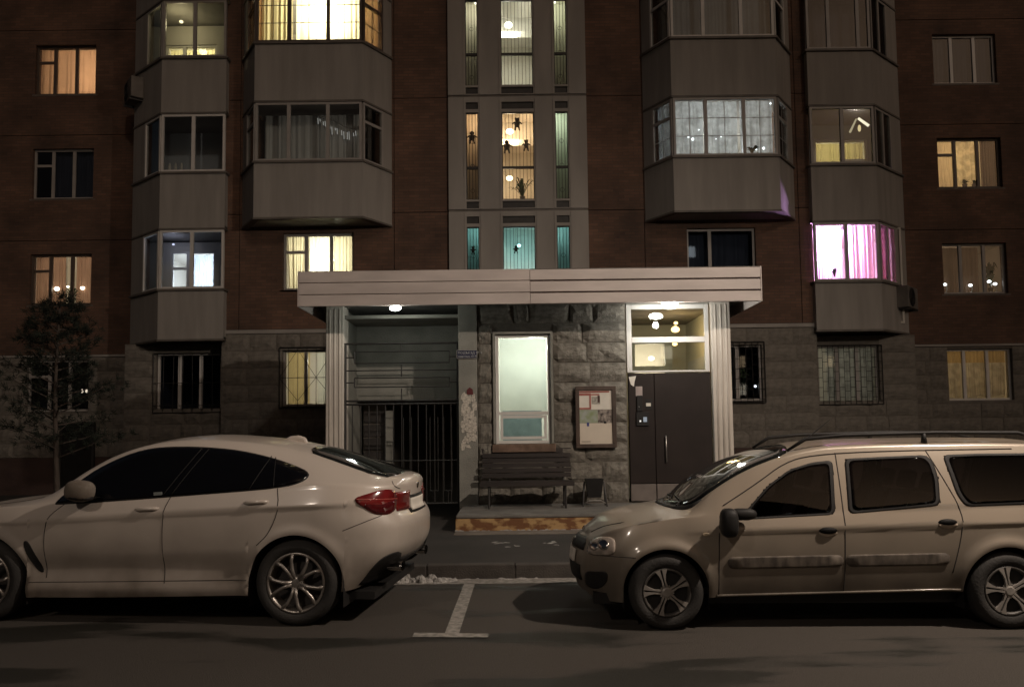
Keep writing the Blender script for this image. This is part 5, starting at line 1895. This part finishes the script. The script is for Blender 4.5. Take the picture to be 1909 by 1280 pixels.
def carpaint(name, col, dirt_shade, metal, rough, z0, z1):
    """clear-coated paint with a dirty road film and painted shade, thinning out with height"""
    m, nt, out = newmat(name)
    N, L = nt.nodes, nt.links
    b = N.new('ShaderNodeBsdfPrincipled')
    b.inputs['Metallic'].default_value = metal
    b.inputs['Coat Weight'].default_value = .8
    b.inputs['Coat Roughness'].default_value = .12
    tc = N.new('ShaderNodeTexCoord')
    sx = N.new('ShaderNodeSeparateXYZ')
    L.new(tc.outputs['Object'], sx.inputs[0])
    mr = N.new('ShaderNodeMapRange')
    mr.inputs[1].default_value = z0
    mr.inputs[2].default_value = z1
    mr.inputs[3].default_value = 1.0
    mr.inputs[4].default_value = 0.0
    L.new(sx.outputs[2], mr.inputs[0])
    nz = N.new('ShaderNodeTexNoise')
    nz.inputs['Scale'].default_value = 2.0
    nz.inputs['Detail'].default_value = 6
    nz.inputs['Roughness'].default_value = .45
    L.new(tc.outputs['Object'], nz.inputs['Vector'])
    mu = N.new('ShaderNodeMath'); mu.operation = 'MULTIPLY'
    L.new(mr.outputs[0], mu.inputs[0]); L.new(nz.outputs[0], mu.inputs[1])
    sc = N.new('ShaderNodeMath'); sc.operation = 'MULTIPLY'; sc.inputs[1].default_value = 1.9; sc.use_clamp = True  # dirt gain raised so the colour also darkens the shaded lower flanks
    L.new(mu.outputs[0], sc.inputs[0])
    mx = N.new('ShaderNodeMix'); mx.data_type = 'RGBA'
    L.new(sc.outputs[0], mx.inputs[0])
    mx.inputs[6].default_value = (*col, 1)
    mx.inputs[7].default_value = (*dirt_shade, 1)
    L.new(mx.outputs[2], b.inputs['Base Color'])
    r = N.new('ShaderNodeMapRange')
    r.inputs[3].default_value = rough
    r.inputs[4].default_value = .75
    L.new(sc.outputs[0], r.inputs[0])
    L.new(r.outputs[0], b.inputs['Roughness'])
    c = N.new('ShaderNodeMapRange')
    c.inputs[3].default_value = .8
    c.inputs[4].default_value = .1
    L.new(sc.outputs[0], c.inputs[0])
    L.new(c.outputs[0], b.inputs['Coat Weight'])
    L.new(b.outputs[0], out.inputs[0])
    MATS[name] = m
    return m

def wheel(parent, x, z, y, R, rim, style, sgn=-1, w=.24):
    """tyre, rim and spokes; outer face at y, car inboard is +y for the near side"""
    t = bpy.data.objects.new('wheel', None)
    COL.objects.link(t)
    t.parent = parent
    t.location = (x, y, z)
    if sgn > 0:
        t.rotation_euler[2] = math.pi
    t.rotation_euler[1] = random.uniform(0, 6)
    prof = [(rim, .02), (rim + .012, .004), (rim + .03, 0.0), ((rim + R) / 2, -.008), (R - .03, .004), (R - .008, .028), (R, .05), (R, w - .05), (R - .012, w - .02), (R - .05, w), (rim, w)]
    MB().lathe_y(prof, 0, 0, 48).build('tyre', M_TYRE, t, smooth=True)
    lip = [(rim + .002, .022), (rim + .002, .008), (rim - .012, .006), (rim - .022, .014), (rim - .03, .06), (rim - .05, .19)]
    MB().lathe_y(lip, 0, 0, 48).build('rim', M_RIM if style == 'v' else pmat('rim_dark', (.05, .045, .04), .5, var=.2), t, smooth=True)
    MB().lathe_y([(.001, .11), (rim - .04, .11)], 0, 0, 32).build('brake_disc', pmat('brake_dark', (.028, .024, .022), .6, var=.3, scale=12), t)
    sp = MB()
    if style == 'v':
        for i in range(5):
            a = 2 * math.pi * i / 5
            for d in (-1, 1):
                a0, a1 = a + d * .16, a + d * .345
                am = a + d * .18
                pts = [(.04, a0 * 1.0), (rim * .45, am), (rim * .75, a + d * .25), (rim - .012, a1)]
                P = [(r * math.cos(q), .030 - .012 * (1 - abs(r / rim - .5)), r * math.sin(q)) for r, q in pts]
                sp.tube(P, [.020, .017, .016, .021], 7)
        sp.lathe_y([(.001, .008), (.035, .008), (.06, .016), (.07, .05)], 0, 0, 24)
    else:
        for i in range(5):
            a = 2 * math.pi * i / 5
            for d in (-1, 1):
                pr = [(.03, d * .10), (rim * .5, d * .06), (rim - .006, d * .045), (rim - .006, d * .27), (rim * .74, d * .20), (rim * .5, d * .17), (.045, d * .55)]
                pts = [(r * math.cos(a + q), r * math.sin(a + q)) for r, q in pr]
                if d > 0:
                    pts = pts[::-1]
                sp.prism(pts, .006, .03)
        sp.lathe_y([(.001, .0), (.03, .0), (.045, .008), (.05, .03)], 0, 0, 24)
        MB().lathe_y([(.001, .036), (rim - .015, .036)], 0, 0, 32).build('cover_back', M_BLACK, t)
    sp.build('spokes', M_RIM if style == 'v' else M_RIM2, t, smooth=(style == 'v'))
    for i in range(5):
        a = 2 * math.pi * (i + .5) / 5
        MB().ball((.055 * math.cos(a), .018, .055 * math.sin(a)), .009, .009, .009, 6, 4).build('wheel_bolt', M_STEEL, t)
    return t

def handle(parent, car, x, z, mat, L_=.11, flap=None):
    c = Vector(car.on_side(x, z))
    h = MB()
    h.tube([(c.x - L_, c.y + .01, c.z - .004), (c.x - L_ * .6, c.y - .016, c.z), (c.x + L_ * .6, c.y - .017, c.z + .008), (c.x + L_, c.y + .01, c.z + .006)], [.014, .019, .019, .014], 8)
    return h.build('door_handle', mat, parent, smooth=True)

# ---- white fastback SUV on the left
M_WPAINT = carpaint('white_paint', (.56, .495, .435), (.13, .105, .082), 0.0, .34, .10, 1.22)
def crease_b(x, z):
    zc = .885 + .13 * min(1, max(0, (x - .3) / 2.3)) + .03 * max(0, x - 2.6)
    d = z - zc - .01
    y = (.036 * max(0, 1 - d / .15) if d > 0 else .036 - .016 * min(1, -d / .03) - .020 * min(1, -d / .30)) * min(1, max(0, (3.75 - x) / .3)) * min(1, max(0, (x + .1) / .4))
    zl = .44 + .012 * x
    y -= .034 * math.exp(-((z - zl - .03) / .10) ** 2) * (1 if .3 < x < 2.6 else 0)
    y += .016 * math.exp(-((z - .30) / .05) ** 2) * (1 if .3 < x < 2.6 else 0)
    return y
BMW = Car(dict(
    x0=-.86, x1=3.74, rf=.75, df=.42, rr=.62, dr=.40, bf=.5, br=.55, bulf=.10, bulr=.06, zm=.66, flare=.020, wellout=.95,
    zt=[(-.86, .84), (-.78, .92), (-.6, .99), (-.3, 1.05), (.05, 1.09), (.40, 1.14), (.52, 1.182), (.66, 1.277), (.85, 1.408), (1.05, 1.522), (1.3, 1.611), (1.55, 1.656), (1.83, 1.672), (2.2, 1.65), (2.5, 1.615), (2.85, 1.545), (3.1, 1.475), (3.4, 1.375), (3.65, 1.29), (3.85, 1.250), (3.93, 1.245)],
    zb=[(-.86, .30), (-.5, .24), (0, .23), (.4, .225), (2.5, .262), (3.0, .28), (3.4, .292), (3.7, .31), (3.93, .40)],
    zsh=[(-.86, .76), (-.6, .91), (0, 1.02), (.7, 1.06), (1.78, 1.13), (2.78, 1.185), (3.1, 1.215), (3.4, 1.215), (3.7, 1.19), (3.93, 1.17)],
    wm=[(-.86, .93), (0, .965), (1.5, .965), (2.9, .985), (3.93, .955)],
    wb=[(-.86, .88), (0, .93), (1.5, .95), (2.9, .95), (3.93, .90)],
    wsh=[(-.86, .80), (-.3, .90), (.6, .915), (1.8, .92), (2.9, .93), (3.5, .90), (3.93, .85)],
    wt=[(-.86, .60), (-.5, .74), (.05, .79), (.45, .79), (.75, .735), (1.05, .67), (1.5, .635), (2.3, .60), (2.8, .575), (3.2, .60), (3.6, .68), (3.93, .72)],
    crown=[(-.86, .04), (0, .05), (.4, .045), (1.0, .05), (1.5, .055), (2.5, .05), (3.3, .05), (3.93, .02)],
    front=[(.2, .10), (.45, .0), (.7, -.02), (1.0, .06)],
    rear=[(.28, -.30), (.42, -.12), (.54, .02), (.66, .075), (.82, .08), (.90, .05), (.98, .005), (1.1, .01), (1.25, .03)],
    arches=[(0, .365, .425), (2.945, .365, .425)], crease=crease_b))
# place: near front wheel at (-4.84, 7.35), rear at (-1.91, 7.05)
def place_car(name, label, f, r, half):
    u = (Vector(r) - Vector(f))
    ang = math.atan2(u.y, u.x)
    n = Vector((-math.sin(ang), math.cos(ang)))
    o = Vector(f) + n * half
    return thing(name, label, 'car', (o.x, o.y, 0), ang)
cb = place_car('parked_car', 'white fastback SUV with red tail light parked on the left', (-4.84, 7.35), (-1.91, 7.05), .965)
BMW.body(M_WPAINT, cb)
BMW.wells(M_BLACK, cb)
MB().box(-.7, 3.6, -.78, .78, .20, .27).build('underbody', M_BLACK, cb)
for sg, nr in ((-1, True), (1, False)):
    wo = [(.66, 1.068), (.672, 1.10), (.785, 1.247), (1.0, 1.402), (1.35, 1.535), (1.726, 1.554), (2.146, 1.53), (2.464, 1.478), (2.787, 1.393), (3.015, 1.312), (2.965, 1.240), (2.768, 1.196), (2.174, 1.154), (1.156, 1.088), (.70, 1.066)]
    BMW.patch('window_trim', [(x + (x - 1.8) * .012, z + (z - 1.3) * .06) for x, z in wo], M_BLACK, cb, .003, near=nr)
    gl = BMW.patch('side_glass', wo, M_CGLASS, cb, .007, near=nr)
    for a, b in (((1.69, 1.13), (1.93, 1.545)), ((1.77, 1.135), (2.0, 1.545)), ((2.50, 1.18), (2.60, 1.462)), ((2.72, 1.20), (2.64, 1.452))):
        BMW.line('pillar_edge', [a, b], .004, M_BLACK, gl, .008, near=nr, sm=0)
    for pts in ([(.75, 1.06), (.62, .95), (.585, .80), (.60, .40)], [(1.77, 1.13), (1.715, .98), (1.715, .60), (1.735, .36)], [(2.76, 1.19), (2.80, 1.03), (2.71, .80), (2.60, .70)]):
        BMW.line('door_seam', pts, .0045, M_SEAM, cb, -.001, near=nr)
    BMW.line('sill_seam', [(.45, .36), (1.5, .375), (2.5, .395)], .004, M_SEAM, cb, -.001, near=nr)
    tl = [(3.435, 1.093), (3.53, 1.125), (3.63, 1.155), (3.70, 1.160), (3.74, 1.13), (3.742, 1.03), (3.735, .950), (3.68, .938), (3.60, .952), (3.51, 1.02)]
    M_TAIL = pmat('tail_red', (.15, .010, .010), .12, var=.25, scale=9, coat=1.0)
    M_TAILD = pmat('tail_dark', (.075, .006, .008), .12, var=.2, scale=9, coat=1.0)
    t_ = BMW.patch('tail_light', tl, M_TAIL, cb, .010, near=nr, bulge=.012)
    BMW.patch('lower_lens', [(3.50, 1.045), (3.62, 1.06), (3.736, 1.055), (3.736, 1.0), (3.725, .958), (3.68, .948), (3.60, .962)], M_TAILD, t_, .016, near=nr, bulge=.008)
    BMW.line('lens_line', [(3.46, 1.085), (3.62, 1.075), (3.738, 1.068)], .005, pmat('lens_pale', (.42, .10, .08), .2), t_, .018, near=nr)
    BMW.patch('fender_vent', [(.385, .73), (.44, .735), (.50, .62), (.575, .46), (.555, .44), (.50, .47), (.43, .60)], M_BLACK, cb, .004, near=nr)
    BMW.patch('bumper_insert', [(3.44, .31), (3.52, .40), (3.58, .48), (3.66, .56), (3.74, .60), (3.79, .60), (3.77, .50), (3.70, .40), (3.60, .33)], M_BLACK, cb, .006, near=nr, smooth_n=1)
    BMW.line('bumper_seam', [(3.36, .82), (3.50, .875), (3.66, .935)], .004, M_SEAM, cb, -.001, near=nr)
    BMW.line('fuel_seam', [(3.76, 1.15), (3.73, 1.19), (3.70, 1.225)], .004, M_SEAM, cb, .0, near=nr)
for x in (0, 2.945):
    for sg in (-1, 1):
        wheel(cb, x, .372, sg * .975, .372, .262, 'v', sg, .27)
handle(cb, BMW, 1.565, 1.012, M_WPAINT)
handle(cb, BMW, 2.585, 1.07, M_WPAINT)
for sg in (-1, 1):
    m = MB()
    m.ball((0, 0, 0), .125, .10, .095, 20, 12, .75)
    mo = m.build('side_mirror', M_WPAINT, cb, smooth=True, loc=(.98, sg * 1.05, 1.185))
    mo.rotation_euler[1] = rad(6)
    MB().prism([(.70, 1.06), (.86, 1.07), (.92, 1.10), (.74, 1.10)], -.09, .09).build('mirror_foot', M_BLACK, mo, loc=(-.80, -sg * .10, -1.155))
    MB().ball((.0, 0, -.055), .13, .095, .035, 14, 8).build('mirror_base', M_BLACK, mo, smooth=True)
# glass on top, roof fin
BMW.patch('windscreen', [(.46, 0), (.50, .35), (.60, .68), (.80, .69), (1.06, .63), (1.14, .40), (1.18, 0), (1.14, -.40), (1.06, -.63), (.80, -.69), (.60, -.68), (.50, -.35)], M_CGLASS2, cb, .006, smooth_n=1, top=True)
BMW.patch('rear_window', [(2.88, -.50), (2.84, 0), (2.88, .50), (3.10, .56), (3.62, .60), (3.70, .3), (3.71, 0), (3.70, -.3), (3.62, -.60), (3.10, -.56)], M_CGLASS2, cb, .006, smooth_n=1, top=True)
fin = MB().prism([(2.42, 1.60), (2.70, 1.57), (2.67, 1.635), (2.60, 1.655), (2.52, 1.648)], -.03, .03).build('roof_fin', M_WPAINT, cb, bevel=.02)
MB().prism([(1.60, 1.11), (1.68, 1.11), (1.68, 1.16), (1.60, 1.155)], 0, .004).build('window_sticker', pmat('sticker', (.22, .24, .23), .8), cb, loc=(0, BMW.on_side(1.64, 1.15)[1] - .016, .005))
ex = MB()
ex.lathe_y([(.001, 0), (.06, 0), (.065, .02), (.065, .15)], 0, 0, 20)
for sg in (-1, 1):
    e_ = ex.build('exhaust_tip', M_CHROME, cb, smooth=True, loc=(3.64, sg * .50, .45), rz=rad(-90))
    e_.scale = (1.3, 1, .7)
MB().ball((0, 0, 0), .012, .035, .035, 12, 8).build('tail_badge', M_CHROME, cb, loc=(3.815, 0, 1.16))
hl = BMW.patch('head_light', [(-.72, .80), (-.55, .86), (-.35, .87), (-.38, .79), (-.6, .73)], pmat('lamp_lens', (.30, .28, .25), .1, coat=1), cb, .008)
BMW.patch('head_light', [(-.72, .80), (-.55, .86), (-.35, .87), (-.38, .79), (-.6, .73)], MATS['lamp_lens'], cb, .008, near=False)
for sg in (-1, 1):
    MB().box(-.02, .02, -.16, .16, -.11, .11).build('kidney_grille', M_BLACK, cb, bevel=.02, loc=(-.955, sg * .18, .72))
BMW.line('hood_edge', [(-.4, .60), (0, .70), (.44, .72)], .004, M_SEAM, cb, 0, top=True)
BMW.line('hood_edge', [(-.4, -.60), (0, -.70), (.44, -.72)], .004, M_SEAM, cb, 0, top=True)

# ---- beige estate on the right
M_GPAINT = carpaint('beige_paint', (.33, .278, .22), (.080, .066, .052), 0.2, .36, .15, 1.0)
def crease_l(x, z):
    d = z - .80 - .022 * x
    e = min(1, max(0, (x - .15) / .4)) * min(1, max(0, (3.4 - x) / .5))
    return e * (.032 * max(0, 1 - d / .13) if d > 0 else .032 - .014 * min(1, -d / .03) - .018 * min(1, -d / .32))
LAR = Car(dict(
    x0=-.69, x1=3.50, rf=.58, df=.40, rr=.30, dr=.10, bf=.4, br=.3, bulf=.085, bulr=.04, zm=.60, flare=.026, wellout=.83,
    zt=[(-.73, .70), (-.69, .765), (-.63, .80), (-.47, .875), (-.07, .952), (.21, 1.01), (.44, 1.19), (.7, 1.34), (.95, 1.44), (1.2, 1.51), (1.46, 1.548), (1.95, 1.562), (2.6, 1.564), (3.2, 1.552), (3.42, 1.535), (3.5, 1.49)],
    zb=[(-.73, .24), (-.5, .21), (0, .24), (.4, .262), (2.4, .30), (2.9, .30), (3.5, .34)],
    zsh=[(-.73, .66), (-.5, .79), (-.1, .89), (.45, .945), (.67, .915), (1.42, .945), (2.3, 1.01), (3.5, 1.03)],
    wm=[(-.73, .84), (0, .855), (1.5, .85), (3.5, .85)],
    wb=[(-.73, .78), (0, .80), (1.5, .80), (3.5, .80)],
    wsh=[(-.73, .70), (-.3, .79), (.5, .82), (1.5, .83), (3.5, .82)],
    wt=[(-.73, .54), (-.4, .66), (.1, .74), (.4, .745), (.7, .715), (1.0, .68), (1.5, .64), (3.0, .62), (3.5, .60)],
    crown=[(-.73, .05), (0, .06), (.4, .05), (1.5, .05), (3.5, .05)],
    front=[(.2, .06), (.42, .0), (.62, .03), (.80, .10)],
    rear=[(.3, 0), (.7, .03), (1.0, .0), (1.5, -.12)],
    arches=[(0, .315, .355), (2.80, .315, .355)], crease=crease_l))
cl = place_car('parked_car', 'beige estate car with roof rails and black mirrors parked on the right', (1.27, 6.75), (4.06, 6.65), .86)
LAR_WIN = ([(.64, .913), (.738, 1.026), (.893, 1.179), (1.09, 1.307), (1.278, 1.361), (1.458, 1.379), (1.415, .95), (1.0, .93)],
           [(1.578, 1.392), (1.9, 1.405), (2.25, 1.416), (2.30, 1.37), (2.315, 1.23), (2.282, 1.018), (1.9, .984), (1.54, .957)],
           [(2.41, 1.414), (2.7, 1.422), (3.28, 1.42), (3.34, 1.30), (3.32, 1.03), (2.9, 1.018), (2.50, 1.006), (2.45, 1.10)])
LAR.body(M_GPAINT, cl, LAR_WIN)
LAR.wells(M_BLACK, cl)
MB().box(-.6, 3.3, -.70, .70, .19, .28).build('underbody', M_BLACK, cl)
for sg, nr in ((-1, True), (1, False)):
    for wo in LAR_WIN:
        cx_, cz_ = sum(p[0] for p in wo) / len(wo), sum(p[1] for p in wo) / len(wo)
        n_ = 'r'
        LAR.patch('window_trim', [(cx_ + (x - cx_) * 1.022, cz_ + (z - cz_) * 1.04) for x, z in wo], M_BLACK, cl, .003, smooth_n=n_, near=nr, ring=.915, rings=3)
        LAR.patch('side_glass', wo, M_TINT, cl, .0015, smooth_n=n_, near=nr)
    for pts in ([(.47, .94), (.445, .80), (.44, .29)], [(1.50, 1.45), (1.49, .95), (1.475, .30)], [(2.27, 1.46), (2.37, 1.2), (2.45, .98), (2.45, .82), (2.36, .46)]):
        LAR.line('door_seam', pts, .005, M_SEAM, cl, -.001, near=nr)
    LAR.line('door_seam', [(.50, 1.02), (.80, 1.20), (1.06, 1.375), (1.3, 1.435), (1.9, 1.462), (3.0, 1.468)], .005, M_SEAM, cl, .001, near=nr)
    M_MOLD = pmat('dirty_moulding', (.055, .044, .036), .75, scale=14, col2=(.15, .125, .10), stretch=(1, 1, .5))
    for a, b in ((.515, 1.462), (1.49, 2.33)):
        s0 = .005 * 1
        LAR.patch('side_moulding', [(a, .50 + .012 * a), (b, .50 + .012 * b), (b, .595 + .012 * b), (a, .595 + .012 * a)], M_MOLD, cl, .010, smooth_n='r', rings=4, near=nr)
    LAR.line('sill_edge', [(.42, .275), (1.4, .295), (2.42, .318)], .012, M_GPAINT, cl, .004, near=nr)
    LAR.line('bumper_seam', [(-.60, .60), (-.40, .60), (-.25, .60)], .004, M_SEAM, cl, -.001, near=nr)
    M_HL = pmat('lamp_lens2', (.34, .29, .25), .06, coat=1.0, var=.3, scale=14)
    LAR.patch('head_light', [(-.650, .602), (-.612, .69), (-.550, .735), (-.47, .756), (-.408, .745), (-.418, .615), (-.578, .592)], M_HL, cl, .008, near=nr, bulge=.014, smooth_n='r')
    LAR.patch('bumper_vent', [(-.665, .445), (-.475, .472), (-.482, .376), (-.546, .306), (-.655, .297)], M_BLACK, cl, .004, near=nr, smooth_n='r')
    for hx_, hz_, hr_ in ((-.50, .685, .042), (-.575, .665, .034)):
        LAR.patch('reflector', [(hx_ + hr_ * math.cos(a_), hz_ + hr_ * math.sin(a_)) for a_ in [6.283 * k_ / 12 for k_ in range(12)]], M_CHROME, cl, .022, near=nr, smooth_n=0, rings=3, bulge=.006)
    LAR.patch('turn_signal', [(.31, .775), (.37, .775), (.37, .80), (.31, .80)], pmat('signal_pale', (.45, .36, .25), .3), cl, .010, near=nr)
    for x in (1.345, 2.325):
        z = .80 if x < 2 else .86
        LAR.patch('handle_cup', [(x - .085, z - .015), (x, z - .045), (x + .085, z - .01), (x + .06, z + .012), (x - .06, z + .01)], pmat('cup_pale', (.40, .33, .26), .4), cl, .006, near=nr)
        p = LAR.on_side(x, z + .015)
        h = MB().ball((0, 0, 0), .078, .026, .028, 14, 8).build('door_handle', M_BLACK, cl, smooth=True, loc=(p[0], p[1], p[2]))
    mm = MB()
    mm.ball((0, 0, 0), .072, .09, .118, 20, 12, .65)
    mo = mm.build('side_mirror', M_BLACK, cl, smooth=True, loc=(.50, sg * 1.0, .90))
    MB().ball((.13, -sg * .08, .06), .12, .06, .050, 14, 8, .8).build('mirror_arm', M_BLACK, mo, smooth=True)
    # roof rails
    yr = sg * .57
    MB().tube([(1.12, yr, 1.47), (1.28, yr, 1.57), (1.6, yr, 1.598), (2.4, yr, 1.612), (3.1, yr, 1.602), (3.34, yr, 1.53)], [.012, .018, .017, .017, .018, .012], 8).build('roof_rail', M_BLACK, cl, smooth=True)
    for x in (2.30,):
        MB().tube([(x, yr, 1.52), (x, yr, 1.61)], [.028, .018], 8).build('rail_foot', M_BLACK, cl, smooth=True)
    LAR.patch('tail_light', [(3.38, .85), (3.46, .85), (3.42, 1.38), (3.36, 1.38)], MATS['tail_red'], cl, .008, near=nr)
for x in (0, 2.80):
    for sg in (-1, 1):
        wheel(cl, x, .312, sg * .872, .312, .200, 'cover', sg, .20)
# cabin of the wagon
M_SEAT = pmat('seat_cloth', (.045, .04, .042), .9, var=.2, scale=20)
M_SEATR = pmat('seat_red', (.16, .03, .032), .9, var=.2, scale=20)
MB().box(.05, 3.3, -.78, .78, .285, .34).build('cabin_floor', M_BLACK, cl)
MB().prism([(.42, .55), (.75, .60), (.78, .86), (.60, .93), (.40, .90)], -.70, .70).build('dashboard', M_BLACK, cl, bevel=.03)
sw_ = MB().tube([(.93 - .09 * math.sin(a_), -.36 + .18 * math.cos(a_), .90 + .16 * math.sin(a_)) for a_ in [6.283 * k_ / 20 for k_ in range(20)]], .014, 6, closed=True).build('steering_wheel', M_BLACK, cl, smooth=True)
def car_seat(x, y, mat, w=.25):
    t = MB().prism([(x - .46, .42), (x, .38), (x + .02, .54), (x - .42, .60)], y - w, y + w).build('seat', mat, cl, bevel=.04)
    MB().prism([(x - .06, .50), (x + .08, .48), (x + .26, 1.06), (x + .16, 1.09)], y - w, y + w).build('seat_back', mat, t, bevel=.05)
    MB().prism([(x + .17, 1.11), (x + .26, 1.09), (x + .31, 1.25), (x + .23, 1.27)], y - w * .55, y + w * .55).build('head_rest', mat, t, bevel=.03)
car_seat(1.32, -.37, M_SEAT); car_seat(1.32, .37, M_SEATR)
for y_ in (-.45, 0, .45):
    car_seat(2.15, y_, M_SEAT, .22)
LAR.patch('windscreen', [(.12, 0), (.16, -.3), (.25, -.54), (.38, -.715), (.60, -.70), (.85, -.672), (1.08, -.645), (1.18, -.4), (1.22, 0), (1.18, .4), (1.08, .645), (.85, .672), (.60, .70), (.38, .715), (.25, .54), (.16, .3)], M_CGLASS2, cl, .006, smooth_n=1, top=True)
LAR.patch('cowl', [(.22, -.66), (.10, -.40), (.04, 0), (.10, .40), (.22, .66), (.38, .715), (.24, .52), (.16, .3), (.13, 0), (.16, -.3), (.24, -.52), (.38, -.715)], M_BLACK, cl, .003, smooth_n=1, top=True, rings=3)
for s0, s1 in ((-.45, .05), (.05, .5)):
    MB().tube([LAR.on_top(.17, s0, .018), LAR.on_top(.23, s0 + .12, .018), LAR.on_top(.24, s1, .018)], .007, 6).build('wiper', M_BLACK, cl)
LAR.line('hood_edge', [(-.60, -.52), (-.3, -.60), (.06, -.65)], .004, M_SEAM, cl, 0, top=True)
def nose_piece(name, car, y0, y1, z0, z1, mat, parent, off=.006, front=True, nz=5):
    """panel laid on the rounded nose (or tail) between the flanks"""
    mb = MB()
    n = 14
    for j in range(nz + 1):
        z = z0 + (z1 - z0) * j / nz
        xe = car.x0 if front else car.x1
        ya = car.side(xe, z)
        xa = car.bend(xe, z)
        bl = car.P['bulf'] if front else car.P['bulr']
        for i in range(n + 1):
            y = y0 + (y1 - y0) * i / n
            t = (y + ya) / (2 * ya)
            x = xa + (-1 if front else 1) * (bl * (1 - (2 * t - 1) ** 2) * min(1, ya / .5) + off)
            mb.v.append((x, y, z))
    for j in range(nz):
        for i in range(n):
            a = j * (n + 1) + i
            mb.f.append((a, a + 1, a + n + 2, a + n + 1))
    o = mb.build(name, mat, parent, smooth=True)
    sd = o.modifiers.new('thick', 'SOLIDIFY')
    sd.thickness = .014
    sd.offset = 0
    return o
nose_piece('radiator_grille', LAR, -.44, .44, .605, .70, M_BLACK, cl)
nose_piece('lower_grille', LAR, -.40, .40, .34, .47, M_BLACK, cl)
nose_piece('number_plate', LAR, -.26, .26, .48, .59, M_PAPER, cl, .012)
nose_piece('nose_badge', LAR, -.06, .06, .63, .67, M_CHROME, cl, .018)
MB().tube([(1.46, 0, 1.55), (1.70, 0, 1.74)], [.008, .003], 6).build('antenna', M_BLACK, cl)
nose_piece('plate_recess', BMW, -.31, .31, .915, 1.075, M_BLACK, cb, .004, False)
nose_piece('number_plate', BMW, -.26, .26, .935, 1.047, M_PAPER, cb, .012, False)
for sg in (-1, 1):
    nose_piece('tail_light_inner', BMW, sg * .28, sg * .575, .955, 1.125, MATS['tail_red'], cb, .008, False)
nose_piece('rear_diffuser', BMW, -.52, .52, .33, .52, M_BLACK, cb, .008, False)
